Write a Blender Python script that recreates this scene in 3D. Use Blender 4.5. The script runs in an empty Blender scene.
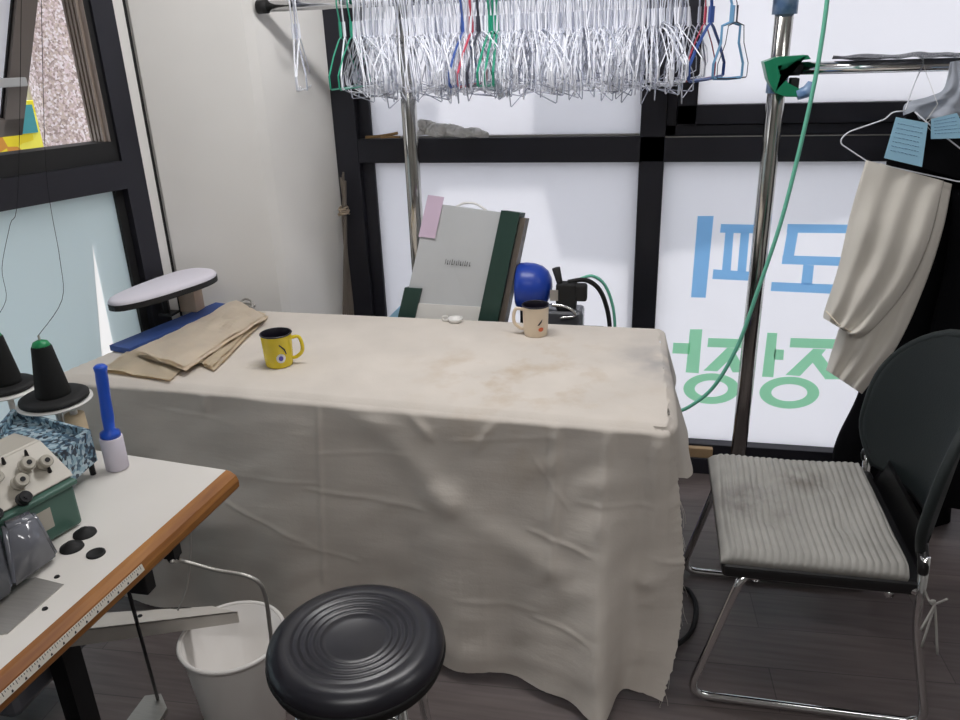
import bpy, bmesh, math, random
from mathutils import Vector, Matrix, noise
random.seed(7)
V = Vector; PI = math.pi
S = bpy.context.scene; COL = S.collection
# ------------------------------------------------------------------ camera
F = 777.0; H = 1.6
D_ = V((65, 1940, 777)).normalized()
X_ = V((3780, 184.6, -777)).normalized(); X_ = (X_ - D_ * X_.dot(D_)).normalized()
Z_ = -D_; Y_ = Z_.cross(X_)
if Y_.z < 0: Y_ = -Y_
CAM = V((0, 0, H))
def ray(px, py):
    c = V((px - 480, py - 360, F)); return V((X_.dot(c), Y_.dot(c), Z_.dot(c)))
def P(px, py, x=None, y=None, z=None):          # a point of the photograph at a known x, y or z of the room
    r = ray(px, py)
    t = (x / r.x) if x is not None else (y / r.y) if y is not None else (z - H) / r.z
    return CAM + r * t
def PP(px, py, p, n):
    r = ray(px, py); p = V(p); n = V(n); return CAM + r * ((p - CAM).dot(n) / r.dot(n))
cd = bpy.data.cameras.new('camera'); cam = bpy.data.objects.new('camera', cd); COL.objects.link(cam)
cd.sensor_width = 36; cd.lens = F * 36 / 960; cd.clip_start = 0.02
cam.matrix_world = Matrix(((X_.x, -X_.y, -X_.z, 0), (Y_.x, -Y_.y, -Y_.z, 0), (Z_.x, -Z_.y, -Z_.z, H), (0, 0, 0, 1)))
S.camera = cam
S.view_settings.view_transform = 'Standard'; S.view_settings.look = 'None'
S.view_settings.gamma = 1; S.view_settings.use_curve_mapping = False; S.view_settings.exposure = 0.55

# ------------------------------------------------------------------ materials
def lin(c): return tuple(((v / 255) / 12.92 if v / 255 <= .04045 else ((v / 255 + .055) / 1.055) ** 2.4) for v in c)
def mat(name, rgb, rough=.6, metal=0., var=0., vscale=8., rgb2=None, bump=0., bscale=60., spec=.5, stretch=None, alpha=None, trans=0., coat=0.):
    m = bpy.data.materials.new(name); m.use_nodes = True; nt = m.node_tree; b = nt.nodes['Principled BSDF']
    c = lin(rgb); b.inputs['Base Color'].default_value = (*c, 1); b.inputs['Roughness'].default_value = rough
    b.inputs['Metallic'].default_value = metal; b.inputs['Specular IOR Level'].default_value = spec
    if trans: b.inputs['Transmission Weight'].default_value = trans
    if coat: b.inputs['Coat Weight'].default_value = coat
    if alpha is not None: b.inputs['Alpha'].default_value = alpha
    co = nt.nodes.new('ShaderNodeTexCoord'); src = co.outputs['Object']
    if stretch:
        mp = nt.nodes.new('ShaderNodeMapping'); mp.inputs['Scale'].default_value = stretch
        nt.links.new(src, mp.inputs['Vector']); src = mp.outputs['Vector']
    if var or rgb2:
        n = nt.nodes.new('ShaderNodeTexNoise'); n.inputs['Scale'].default_value = vscale; n.inputs['Detail'].default_value = 5
        nt.links.new(src, n.inputs['Vector'])
        r = nt.nodes.new('ShaderNodeValToRGB'); r.color_ramp.elements[0].position = .35; r.color_ramp.elements[1].position = .68
        c2 = lin(rgb2) if rgb2 else tuple(v * (1 - var) for v in c)
        r.color_ramp.elements[0].color = (*c2, 1); r.color_ramp.elements[1].color = (*c, 1)
        nt.links.new(n.outputs['Fac'], r.inputs['Fac']); nt.links.new(r.outputs['Color'], b.inputs['Base Color'])
    if bump:
        n2 = nt.nodes.new('ShaderNodeTexNoise'); n2.inputs['Scale'].default_value = bscale; n2.inputs['Detail'].default_value = 4
        nt.links.new(src, n2.inputs['Vector'])
        bp = nt.nodes.new('ShaderNodeBump'); bp.inputs['Strength'].default_value = bump; bp.inputs['Distance'].default_value = .002
        nt.links.new(n2.outputs['Fac'], bp.inputs['Height']); nt.links.new(bp.outputs['Normal'], b.inputs['Normal'])
    return m
def film(name, rgb, rgb2=None, t=.85):
    m = bpy.data.materials.new(name); m.use_nodes = True; nt = m.node_tree; nt.nodes.clear()
    o = nt.nodes.new('ShaderNodeOutputMaterial'); tr = nt.nodes.new('ShaderNodeBsdfTranslucent'); df = nt.nodes.new('ShaderNodeBsdfDiffuse')
    gl = nt.nodes.new('ShaderNodeBsdfGlossy'); gl.inputs['Roughness'].default_value = .12
    mx = nt.nodes.new('ShaderNodeMixShader'); mx.inputs[0].default_value = 1 - t
    mg = nt.nodes.new('ShaderNodeMixShader'); fr = nt.nodes.new('ShaderNodeFresnel'); fr.inputs['IOR'].default_value = 1.25
    for s_ in (tr, df): s_.inputs['Color'].default_value = (*lin(rgb), 1)
    nt.links.new(tr.outputs[0], mx.inputs[1]); nt.links.new(df.outputs[0], mx.inputs[2])
    nt.links.new(fr.outputs[0], mg.inputs[0]); nt.links.new(mx.outputs[0], mg.inputs[1]); nt.links.new(gl.outputs[0], mg.inputs[2])
    nt.links.new(mg.outputs[0], o.inputs['Surface']); return m
def cloth_material():
    m = mat('unbleached_cotton', (216, 208, 199), .95, var=.10, vscale=5, spec=.15)
    nt = m.node_tree; b = nt.nodes['Principled BSDF']; base = b.inputs['Base Color'].links[0].from_socket
    co = nt.nodes.new('ShaderNodeTexCoord')
    n = nt.nodes.new('ShaderNodeTexNoise'); n.inputs['Scale'].default_value = 6.5; n.inputs['Detail'].default_value = 6; n.inputs['Roughness'].default_value = .6
    nt.links.new(co.outputs['Object'], n.inputs['Vector'])
    r = nt.nodes.new('ShaderNodeValToRGB'); r.color_ramp.elements[0].position = .50; r.color_ramp.elements[1].position = .72
    # iron stains lie around the right half of the top
    g = nt.nodes.new('ShaderNodeVectorMath'); g.operation = 'DISTANCE'; g.inputs[1].default_value = (.47, -.10, .0)
    nt.links.new(co.outputs['Object'], g.inputs[0])
    mr = nt.nodes.new('ShaderNodeMapRange'); mr.inputs[1].default_value = .12; mr.inputs[2].default_value = .42; mr.inputs[3].default_value = 1; mr.inputs[4].default_value = 0
    nt.links.new(g.outputs['Value'], mr.inputs[0])
    mu = nt.nodes.new('ShaderNodeMath'); mu.operation = 'MULTIPLY'
    nt.links.new(n.outputs['Fac'], r.inputs['Fac']); nt.links.new(r.outputs['Color'], mu.inputs[0]); nt.links.new(mr.outputs[0], mu.inputs[1])
    mx = nt.nodes.new('ShaderNodeMix'); mx.data_type = 'RGBA'; mx.inputs['B'].default_value = (*lin((194, 177, 157)), 1)
    nt.links.new(mu.outputs[0], mx.inputs['Factor']); nt.links.new(base, mx.inputs['A']); nt.links.new(mx.outputs['Result'], b.inputs['Base Color'])
    # weave and long wrinkles
    w1 = nt.nodes.new('ShaderNodeTexNoise'); w1.inputs['Scale'].default_value = 1; w1.inputs['Detail'].default_value = 6
    mp = nt.nodes.new('ShaderNodeMapping'); mp.inputs['Scale'].default_value = (4, 5, 20); nt.links.new(co.outputs['Object'], mp.inputs['Vector']); nt.links.new(mp.outputs['Vector'], w1.inputs['Vector'])
    w2 = nt.nodes.new('ShaderNodeTexNoise'); w2.inputs['Scale'].default_value = 160; w2.inputs['Detail'].default_value = 2; nt.links.new(co.outputs['Object'], w2.inputs['Vector'])
    ad = nt.nodes.new('ShaderNodeMath'); ad.operation = 'MULTIPLY_ADD'; ad.inputs[1].default_value = .12
    nt.links.new(w2.outputs['Fac'], ad.inputs[0]); nt.links.new(w1.outputs['Fac'], ad.inputs[2])
    bp = nt.nodes.new('ShaderNodeBump'); bp.inputs['Strength'].default_value = .22; bp.inputs['Distance'].default_value = .012
    nt.links.new(ad.outputs[0], bp.inputs['Height']); nt.links.new(bp.outputs['Normal'], b.inputs['Normal'])
    return m
def floor_material():
    m = mat('grey_vinyl_plank', (98, 90, 88), .42, spec=.4); nt = m.node_tree; b = nt.nodes['Principled BSDF']
    co = nt.nodes.new('ShaderNodeTexCoord'); mp = nt.nodes.new('ShaderNodeMapping'); mp.inputs['Rotation'].default_value = (0, 0, -.05)
    nt.links.new(co.outputs['Object'], mp.inputs['Vector'])
    br = nt.nodes.new('ShaderNodeTexBrick'); br.inputs['Scale'].default_value = 1; br.inputs['Brick Width'].default_value = .95; br.inputs['Row Height'].default_value = .16
    br.inputs['Mortar Size'].default_value = .0015; br.inputs['Color1'].default_value = (*lin((114, 104, 102)), 1); br.inputs['Color2'].default_value = (*lin((104, 95, 94)), 1); br.inputs['Mortar'].default_value = (*lin((84, 77, 76)), 1)
    nt.links.new(mp.outputs['Vector'], br.inputs['Vector'])
    n = nt.nodes.new('ShaderNodeTexNoise'); m2 = nt.nodes.new('ShaderNodeMapping'); m2.inputs['Scale'].default_value = (3, 40, 1); n.inputs['Scale'].default_value = 1.5; n.inputs['Detail'].default_value = 8
    nt.links.new(co.outputs['Object'], m2.inputs['Vector']); nt.links.new(m2.outputs['Vector'], n.inputs['Vector'])
    mx = nt.nodes.new('ShaderNodeMix'); mx.data_type = 'RGBA'; mx.blend_type = 'MULTIPLY'; mx.inputs['Factor'].default_value = .55
    r = nt.nodes.new('ShaderNodeValToRGB'); r.color_ramp.elements[0].position = .3; r.color_ramp.elements[0].color = (.45, .43, .43, 1); r.color_ramp.elements[1].position = .7
    nt.links.new(n.outputs['Fac'], r.inputs['Fac']); nt.links.new(br.outputs['Color'], mx.inputs['A']); nt.links.new(r.outputs['Color'], mx.inputs['B'])
    nt.links.new(mx.outputs['Result'], b.inputs['Base Color']); return m
def speckle(name, cols, scale, rough=.4):
    m = mat(name, cols[0], rough); nt = m.node_tree; b = nt.nodes['Principled BSDF']
    co = nt.nodes.new('ShaderNodeTexCoord'); v = nt.nodes.new('ShaderNodeTexVoronoi'); v.inputs['Scale'].default_value = scale
    nt.links.new(co.outputs['Object'], v.inputs['Vector'])
    r = nt.nodes.new('ShaderNodeValToRGB'); r.color_ramp.interpolation = 'CONSTANT'
    sp = nt.nodes.new('ShaderNodeSeparateColor'); nt.links.new(v.outputs['Color'], sp.inputs[0]); nt.links.new(sp.outputs[0], r.inputs['Fac'])
    e = r.color_ramp.elements; e[0].position = 0; e[0].color = (*lin(cols[0]), 1); e[1].position = 1 / len(cols); e[1].color = (*lin(cols[1]), 1)
    for k in range(2, len(cols)): q = e.new(k / len(cols)); q.color = (*lin(cols[k]), 1)
    nt.links.new(r.outputs['Color'], b.inputs['Base Color']); return m
M = dict(
    wall=mat('white_wall_paint', (224, 222, 219), .8, var=.04, vscale=3, bump=.04, bscale=90),
    darkwall=mat('plain_wall_paint', (190, 188, 184), .9, var=.03),
    floor=floor_material(), frame=mat('black_aluminium', (42, 42, 50), .45, metal=.2, var=.08, vscale=4),
    framein=mat('matt_black_rubber', (20, 20, 22), .6), reveal=mat('brown_grey_aluminium', (160, 146, 136), .4, metal=.1, var=.08, stretch=(40, 40, 1)),
    sash=mat('taupe_aluminium', (128, 120, 116), .45, metal=.1), film=film('frosted_white_film', (246, 246, 250)), filmc=film('frosted_cool_film', (228, 238, 241)),
    filmstreak=film('sun_streak_film', (255, 255, 255), t=.97),
    blue=film('blue_film_letters', (150, 204, 246)), green=film('green_film_letters', (164, 230, 188)),
    cloth=cloth_material(), canvas=mat('beige_canvas', (250, 238, 220), .95, var=.06, vscale=14, spec=.1),
    canvas2=mat('tan_canvas', (240, 226, 202), .95, var=.08, spec=.1),
    chrome=mat('chrome', (205, 203, 198), .16, metal=1, var=.25, vscale=6, stretch=(14, 14, 1)), chrome2=mat('bright_chrome', (222, 222, 222), .1, metal=1),
    black=mat('black_plastic', (22, 22, 24), .38), stool=mat('black_vinyl', (30, 30, 38), .32, spec=.6, var=.05), rubber=mat('black_rubber', (16, 16, 17), .7),
    blackcloth=mat('black_fabric', (14, 14, 17), .95, bump=.15, bscale=250, spec=.1), chairblack=mat('dark_green_black_mesh', (28, 36, 37), .6, bump=.4, bscale=260),
    cord=mat('grey_corduroy', (176, 174, 169), .95, var=.16, vscale=11, spec=.1, bump=.2, bscale=150), cordstain=mat('dark_stain', (120, 116, 112), .95),
    white=mat('white_plastic', (228, 226, 222), .4, var=.03), deskwhite=mat('white_laminate', (226, 222, 216), .35, var=.04, vscale=5),
    wood=mat('orange_brown_wood', (168, 112, 50), .6, rgb2=(126, 76, 34), vscale=3, stretch=(10, 1.2, 25)), tape=mat('white_measuring_tape', (214, 208, 196), .5),
    ink=mat('black_ink', (40, 38, 38), .6), iron=mat('black_cast_iron', (30, 30, 33), .5, metal=.3, bump=.1),
    teal=mat('teal_green_enamel', (78, 112, 100), .35, var=.08, spec=.5), ivory=mat('ivory_enamel', (184, 178, 166), .4, var=.06, vscale=20),
    smoke=mat('smoky_grey_plastic', (112, 114, 122), .15, spec=.6, coat=.4), steel=mat('brushed_steel', (186, 183, 178), .38, metal=.7, var=.1, stretch=(2, 40, 2)),
    pink=mat('pink_paper', (206, 184, 204), .8), bluepaper=mat('pale_blue_paper', (164, 212, 238), .8, var=.03),
    blueplas=mat('blue_plastic', (34, 84, 196), .3), motor=mat('royal_blue_paint', (26, 62, 160), .35), bluewood=mat('dark_blue_paint', (58, 88, 158), .6, var=.2, vscale=20),
    greenplas=mat('green_plastic', (24, 128, 92), .35), dkgreen=mat('dark_green_plastic', (34, 62, 54), .5, var=.1), cordgreen=mat('mint_green_hose', (112, 196, 168), .4),
    greywhite=mat('light_grey_panel', (192, 194, 196), .45, var=.04), yellow=mat('yellow_enamel', (222, 198, 44), .25, spec=.6), cream=mat('cream_enamel', (226, 208, 184), .3, spec=.6),
    mugin=mat('dark_enamel', (26, 22, 34), .3), red=mat('orange_red_enamel', (214, 100, 60), .4), padwhite=mat('white_padded_cloth', (222, 218, 228), .9, bump=.1, bscale=200),
    blockwood=mat('pale_wood', (206, 182, 160), .7, var=.15), thread=mat('black_thread', (15, 16, 16), .9, bump=.5, bscale=300, stretch=(1, 1, 6)), spoolgreen=mat('green_spool_cap', (26, 140, 84), .4),
    creamthread=mat('beige_thread', (200, 180, 150), .9, bump=.4, bscale=300, stretch=(1, 1, 6)),
    tray=speckle('blue_speckled_plastic', [(70, 96, 116), (150, 178, 190), (108, 138, 156), (40, 52, 66), (178, 196, 204)], 130), rollpaper=mat('pale_lilac_paper', (214, 208, 220), .6),
    bucket=mat('white_bucket_plastic', (222, 218, 214), .35), beamw=mat('off_white_enamel_steel', (206, 200, 192), .45, var=.12, vscale=10),
    trousers=mat('beige_cotton_twill', (230, 225, 216), .9, var=.04, spec=.15), wirew=mat('white_coated_wire', (236, 238, 246), .3),
    wireg=mat('silver_wire', (206, 210, 222), .25, metal=.5), wiregreen=mat('green_coated_wire', (40, 150, 120), .4), wirered=mat('red_coated_wire', (190, 70, 90), .4), wireblue=mat('blue_coated_wire', (60, 90, 160), .4),
    wiredark=mat('dark_wire', (60, 62, 74), .5), wirelb=mat('light_blue_wire', (110, 160, 200), .4), bluetape=mat('blue_plastic_tape', (160, 186, 216), .3, rgb2=(104, 138, 184), vscale=30, bump=.3),
    rag=mat('grey_white_cotton_waste', (228, 226, 222), .95, bump=.8, bscale=120, var=.15, vscale=40), tanwood=mat('tan_wood', (176, 148, 112), .6, var=.2),
    silver=mat('silvery_grey_cloth', (176, 182, 194), .6, bump=.2), mirror=mat('mirror_grey_plastic', (120, 122, 128), .25, metal=.5),
    granite=speckle('brown_granite', [(226, 208, 212), (196, 176, 174), (240, 230, 234), (208, 190, 182), (166, 146, 142)], 120, .5),
    ext=mat('pale_render', (206, 206, 210), .9), extg=mat('outdoor_paving', (150, 150, 148), .9, var=.1), signy=speckle('yellow_poster', [(236, 224, 40), (240, 240, 90), (210, 150, 60), (240, 240, 200)], 9, .6),
    signt=mat('teal_poster', (60, 150, 160), .6), gold=mat('dull_brass', (150, 120, 80), .4, metal=.5), rod=mat('grey_brown_rod', (122, 112, 102), .5, var=.2, stretch=(30, 30, 1)),
    purple=mat('purple_plastic', (90, 80, 170), .4), tanstrap=mat('tan_cord', (166, 150, 130), .8), bag=mat('clear_plastic_bag', (214, 220, 228), .15, alpha=.35),
)

def add_stain(m, centre, r0, r1, rgb, lo, hi, scale):
    nt = m.node_tree; b = nt.nodes['Principled BSDF']; base = b.inputs['Base Color'].links[0].from_socket
    co = nt.nodes.new('ShaderNodeTexCoord'); n = nt.nodes.new('ShaderNodeTexNoise'); n.inputs['Scale'].default_value = scale; n.inputs['Detail'].default_value = 5
    g = nt.nodes.new('ShaderNodeVectorMath'); g.operation = 'DISTANCE'; g.inputs[1].default_value = centre
    r = nt.nodes.new('ShaderNodeMapRange'); r.inputs[1].default_value = lo; r.inputs[2].default_value = hi
    mr = nt.nodes.new('ShaderNodeMapRange'); mr.inputs[1].default_value = r0; mr.inputs[2].default_value = r1; mr.inputs[3].default_value = .8; mr.inputs[4].default_value = 0
    mu = nt.nodes.new('ShaderNodeMath'); mu.operation = 'MULTIPLY'; mx = nt.nodes.new('ShaderNodeMix'); mx.data_type = 'RGBA'; mx.inputs['B'].default_value = (*lin(rgb), 1)
    nt.links.new(co.outputs['Object'], n.inputs['Vector']); nt.links.new(co.outputs['Object'], g.inputs[0]); nt.links.new(g.outputs['Value'], mr.inputs[0]); nt.links.new(n.outputs['Fac'], r.inputs[0])
    nt.links.new(r.outputs[0], mu.inputs[0]); nt.links.new(mr.outputs[0], mu.inputs[1]); nt.links.new(mu.outputs[0], mx.inputs['Factor']); nt.links.new(base, mx.inputs['A']); nt.links.new(mx.outputs['Result'], b.inputs['Base Color'])
add_stain(M['cord'], (-.12, -.02, .03), .02, .14, (104, 100, 98), .38, .62, 12)
add_stain(M['cord'], (.02, .12, .03), .02, .09, (120, 116, 110), .40, .62, 14)
add_stain(M['cloth'], (.86, .05, 0), .03, .22, (158, 156, 158), .40, .62, 7)
# ------------------------------------------------------------------ mesh helpers
def link(name, bm, m, parent=None, smooth=False, mats=None):
    me = bpy.data.meshes.new(name); bmesh.ops.recalc_face_normals(bm, faces=bm.faces); bm.to_mesh(me); bm.free()
    for q in ([m] + (mats or [])): me.materials.append(q)
    if smooth:
        for p in me.polygons: p.use_smooth = True
    o = bpy.data.objects.new(name, me); COL.objects.link(o)
    if parent is not None:
        o.parent = parent; o.matrix_parent_inverse = Matrix()
        if parent.get('_o') is not None: pass
    return o
def tag(o, label, cat, group=None):
    o['label'] = label; o['category'] = cat
    if group: o['group'] = group
    return o
def thing(name, label, cat, loc=(0, 0, 0), group=None, rz=0):
    o = bpy.data.objects.new(name, None); COL.objects.link(o); o.location = loc; o.rotation_euler = (0, 0, rz); o.empty_display_size = .05
    return tag(o, label, cat, group)
def struct(o): o['kind'] = 'structure'; return o
ORG = V((0, 0, 0))           # origin of the thing being built: parts are made in room coordinates and shifted by it
def sh(bm, o): bmesh.ops.translate(bm, verts=bm.verts, vec=-V(o)); return bm
def box(bm, a, b, bev=0, seg=2, mtx=None):
    a = V(a); b = V(b); r = bmesh.ops.create_cube(bm, size=1, matrix=Matrix.Translation((a + b) / 2) @ Matrix.Diagonal((*[abs(v) for v in (b - a)], 1)))
    vs = r['verts']
    if bev:
        es = list({e for v in vs for e in v.link_edges}); q = bmesh.ops.bevel(bm, geom=es, offset=bev, segments=seg, affect='EDGES', profile=.5)
        vs = list({v for f in q['faces'] for v in f.verts} | {v for v in vs if v.is_valid})
    if mtx is not None: bmesh.ops.transform(bm, matrix=mtx, verts=vs)
    return bm
def Box(a, b, bev=0, mtx=None, seg=2): return box(bmesh.new(), a, b, bev, seg, mtx)
def tube(bm, pts, r, n=8, caps=True, closed=False):
    pts = [V(p) for p in pts]; L = len(pts); rings = []; up = None
    rr = r if isinstance(r, (list, tuple)) else [r] * L
    for i, p in enumerate(pts):
        if closed: d = (pts[(i + 1) % L] - pts[i - 1]).normalized()
        else: d = (pts[min(i + 1, L - 1)] - pts[max(i - 1, 0)]).normalized()
        if up is None: up = V((0, 0, 1)) if abs(d.z) < .9 else V((1, 0, 0))
        s = d.cross(up).normalized(); up = s.cross(d).normalized()
        rings.append([bm.verts.new(p + (s * math.cos(t) + up * math.sin(t)) * rr[i]) for t in [2 * PI * k / n for k in range(n)]])
    for i in range(L if closed else L - 1):
        a, b = rings[i], rings[(i + 1) % L]
        for k in range(n): bm.faces.new((a[k], a[(k + 1) % n], b[(k + 1) % n], b[k]))
    if caps and not closed: bm.faces.new(rings[0][::-1]); bm.faces.new(rings[-1])
    return bm
def Tube(pts, r, n=8, **k): return tube(bmesh.new(), pts, r, n, **k)
def smoothpts(pts, n=6, closed=False):
    pts = [V(p) for p in pts]; out = []; L = len(pts); rng = L if closed else L - 1
    for i in range(rng):
        if closed: p0, p1, p2, p3 = pts[i - 1], pts[i], pts[(i + 1) % L], pts[(i + 2) % L]
        else: p0, p1, p2, p3 = pts[max(i - 1, 0)], pts[i], pts[i + 1], pts[min(i + 2, L - 1)]
        for k in range(n):
            t = k / n; out.append(.5 * ((2 * p1) + (p2 - p0) * t + (2 * p0 - 5 * p1 + 4 * p2 - p3) * t * t + (3 * p1 - p0 - 3 * p2 + p3) * t ** 3))
    if not closed: out.append(pts[-1])
    return out
def fillet(pts, r, n=5):
    pts = [V(p) for p in pts]; out = [pts[0]]
    for i in range(1, len(pts) - 1):
        a, b, c = pts[i - 1], pts[i], pts[i + 1]; d1 = (a - b); d2 = (c - b); rr = min(r, d1.length * .49, d2.length * .49)
        p = b + d1.normalized() * rr; q = b + d2.normalized() * rr
        for k in range(n + 1): t = k / n; out.append(p * (1 - t) ** 2 + b * 2 * t * (1 - t) + q * t * t)
    return out + [pts[-1]]
def lathe(bm, prof, n=40, c=(0, 0, 0), mtx=None):
    rings = []; c = V(c); vs = []
    for r, z in prof:
        if r < 1e-5: rings.append([bm.verts.new(c + V((0, 0, z)))])
        else: rings.append([bm.verts.new(c + V((r * math.cos(2 * PI * k / n), r * math.sin(2 * PI * k / n), z))) for k in range(n)])
        vs += rings[-1]
    for a, b in zip(rings, rings[1:]):
        for k in range(n):
            if len(a) == 1 and len(b) > 1: bm.faces.new((a[0], b[k], b[(k + 1) % n]))
            elif len(b) == 1 and len(a) > 1: bm.faces.new((a[k], a[(k + 1) % n], b[0]))
            elif len(a) > 1: bm.faces.new((a[k], a[(k + 1) % n], b[(k + 1) % n], b[k]))
    if mtx is not None: bmesh.ops.transform(bm, matrix=mtx, verts=vs)
    return bm
def Lathe(prof, n=40, c=(0, 0, 0), mtx=None): return lathe(bmesh.new(), prof, n, c, mtx)
def prism(bm, poly, off):
    a = [bm.verts.new(V(p)) for p in poly]; b = [bm.verts.new(V(p) + V(off)) for p in poly]; n = len(a)
    f1 = bm.faces.new(a); f2 = bm.faces.new(b[::-1])
    for k in range(n): bm.faces.new((a[k], b[k], b[(k + 1) % n], a[(k + 1) % n]))
    bmesh.ops.triangulate(bm, faces=[f1, f2]) if n > 4 else None
    return bm
def Prism(poly, off): return prism(bmesh.new(), poly, off)
def grid(fn, nu, nv, bm=None):
    bm = bm or bmesh.new(); vs = [[bm.verts.new(fn(i / nu, j / nv)) for j in range(nv + 1)] for i in range(nu + 1)]
    for i in range(nu):
        for j in range(nv): bm.faces.new((vs[i][j], vs[i + 1][j], vs[i + 1][j + 1], vs[i][j + 1]))
    return bm
def thick(o, t, off=-1):
    s = o.modifiers.new('thickness', 'SOLIDIFY'); s.thickness = t; s.offset = off; return o
def place(o, loc):       # give a single-mesh thing its origin at its own base
    o.location = loc; return o
def dup(o, name=None):
    r = o.copy(); COL.objects.link(r)
    for ch in o.children:
        c = ch.copy(); c.parent = r; COL.objects.link(c)
        for g in ch.children: d = g.copy(); d.parent = c; COL.objects.link(d)
    return r
def lerp(a, b, t): return V(a) * (1 - t) + V(b) * t
def nz(p, s=1., a=1.): return noise.noise(V(p) * s) * a
def single(name, bm, m, loc, label, cat, group=None, smooth=True, mats=None):
    sh(bm, loc); o = link(name, bm, m, None, smooth, mats); o.location = loc; return tag(o, label, cat, group)
def part(name, bm, m, root, smooth=False, mats=None, base=None):
    b = base if base is not None else root.location; sh(bm, b); return link(name, bm, m, root, smooth, mats)

# ------------------------------------------------------------------ the room
WY = 2.85
J0 = V((-1.641, 2.345, 0)); dL = V((.326, .945, 0)).normalized(); nL = V((-dL.y, dL.x, 0))      # nL points outdoors
def L(s, z, n=0.): return J0 + dL * s + nL * n + V((0, 0, z))
CEIL = 2.55
fl = struct(link('floor', Box((-3.2, -1.8, -.08), (2.7, 3.0, 0)), M['floor']))
ce = struct(link('ceiling', Box((-3.4, -1.9, CEIL), (2.8, 3.1, CEIL + .1)), M['wall']))
struct(link('wall_right', Box((2.4, -1.8, 0), (2.5, 3.0, CEIL)), M['darkwall']))
struct(link('wall_front', Box((-3.2, -1.8, 0), (2.5, -1.7, CEIL)), M['darkwall']))
struct(link('wall_back', Box((-1.16, WY, 2.35), (2.5, WY + .12, CEIL)), M['wall']))
# left wall: solid part near the camera plus header over the windows and the white strip at its end
bm = bmesh.new()
def lbox(bm, s0, s1, z0, z1, n0, n1, bev=0):
    prism(bm, [L(s0, z0, n0), L(s1, z0, n0), L(s1, z0, n1), L(s0, z0, n1)], (0, 0, z1 - z0))
lbox(bm, -4.4, -2.3, 0, CEIL, 0, .14); lbox(bm, -2.3, 0, 2.35, CEIL, 0, .14); lbox(bm, -2.3, 0, 0, .06, 0, .14); lbox(bm, 0.0, .035, 0, CEIL, 0, .14)
struct(link('wall_left', bm, M['wall']))
# the angled white pier between the two glazed walls
c0 = L(.055, 0); bmp = bmesh.new()
pier = [c0, V((-1.325, 2.562, 0)), V((-1.30, 2.59, 0)), V((-1.165, WY, 0)), V((-1.165, WY + .15, 0)), V((-1.9, WY + .15, 0)), L(.055, 0, .14)]
prism(bmp, pier, (0, 0, CEIL)); struct(link('wall_corner', bmp, M['wall']))
bm = bmesh.new(); lbox(bm, .035, .055, 0, CEIL, .012, .14); struct(link('trim_1', bm, M['framein']))

# back window ------------------------------------------------------
def bframe(bm, x0, x1, z0, z1, y0=WY, y1=WY + .09): box(bm, (x0, y0, z0), (x1, y1, z1), .002, 1)
w1 = bpy.data.objects.new('window_1', None); COL.objects.link(w1); w1.location = (0, WY, 0); struct(w1)
bm = bmesh.new()
bframe(bm, -1.165, -1.075, 0, 2.35); bframe(bm, -1.075, -1.028, 0, 2.35, WY + .03)
bframe(bm, -.036, .05, 0.06, 2.35); bframe(bm, -1.075, 2.4, 1.212, 1.30); bframe(bm, -1.165, 2.4, 2.27, 2.35)
bframe(bm, -1.165, 2.4, 0, .07, WY - .03); bframe(bm, -1.165, 2.4, .07, .118); bframe(bm, 2.32, 2.4, 0, 2.35); bframe(bm, 1.42, 1.50, .06, 2.35)
part('frame', bm, M['frame'], w1)
def pane(x0, x1, z0, z1, y, m, nm='pane'): return part(nm, Box((x0, y, z0), (x1, y + .006, z1)), m, w1)
pane(-1.03, -.036, .115, 1.215, WY + .045, M['film']); pane(.05, 1.425, .115, 1.215, WY + .045, M['film']); pane(1.495, 2.33, .115, 1.215, WY + .045, M['film'])
pane(-1.03, -.036, 1.30, 2.28, WY + .045, M['film']); pane(1.495, 2.33, 1.3, 2.28, WY + .045, M['film'])
# opening casement at the upper right
bm = bmesh.new()
bframe(bm, .05, .085, 1.30, 2.27, WY + .02); bframe(bm, .085, .15, 1.335, 2.24, WY + .005); bframe(bm, .05, 1.42, 1.30, 1.335, WY + .02); bframe(bm, .085, 1.40, 1.337, 1.40, WY + .005)
bframe(bm, 1.34, 1.40, 1.40, 2.2, WY + .005); bframe(bm, .085, 1.40, 2.18, 2.24, WY + .005)
sa = part('casement', bm, M['frame'], w1)
link('pane', sh(Box((.15, WY + .04, 1.395), (1.345, WY + .046, 2.19)), w1.location), M['film'], sa)
part('glazing_bead', box(box(bmesh.new(), (-1.03, WY + .028, 1.30), (-.036, WY + .05, 1.306)), (.05, WY - .002, 1.296), (1.42, WY + .01, 1.299)), M['steel'], w1)

# lettering: film letters traced on the pane, read from the street (mirrored from inside)
GY = WY + .044
def lets(polys, m, name, label, holes=()):
    bm = bmesh.new()
    for q in polys:
        bm.faces.new([bm.verts.new(P(x, y, y=GY - .0002 * len(bm.faces))) for x, y in q])
    o = part(name, bm, m, w1); o['label'] = label; return o
def z1(pts): return [(640 + x / 3, 180 + y / 3) for x, y in pts]
def stroke_ellipse(bm, cx, cy, rx, ry, w, n=36):
    a = [P(640 + (cx + rx * math.cos(t)) / 3, 180 + (cy + ry * math.sin(t)) / 3, y=GY) for t in [2 * PI * k / n for k in range(n)]]
    b = [P(640 + (cx + (rx - w) * math.cos(t)) / 3, 180 + (cy + (ry - w * .62) * math.sin(t)) / 3, y=GY) for t in [2 * PI * k / n for k in range(n)]]
    off = V((0, -.0006, 0))
    va = [bm.verts.new(p) for p in a]; vb = [bm.verts.new(p) for p in b]
    for k in range(n):
        j = (k + 1) % n
        bm.faces.new((va[k], va[j], vb[j], vb[k]))
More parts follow.
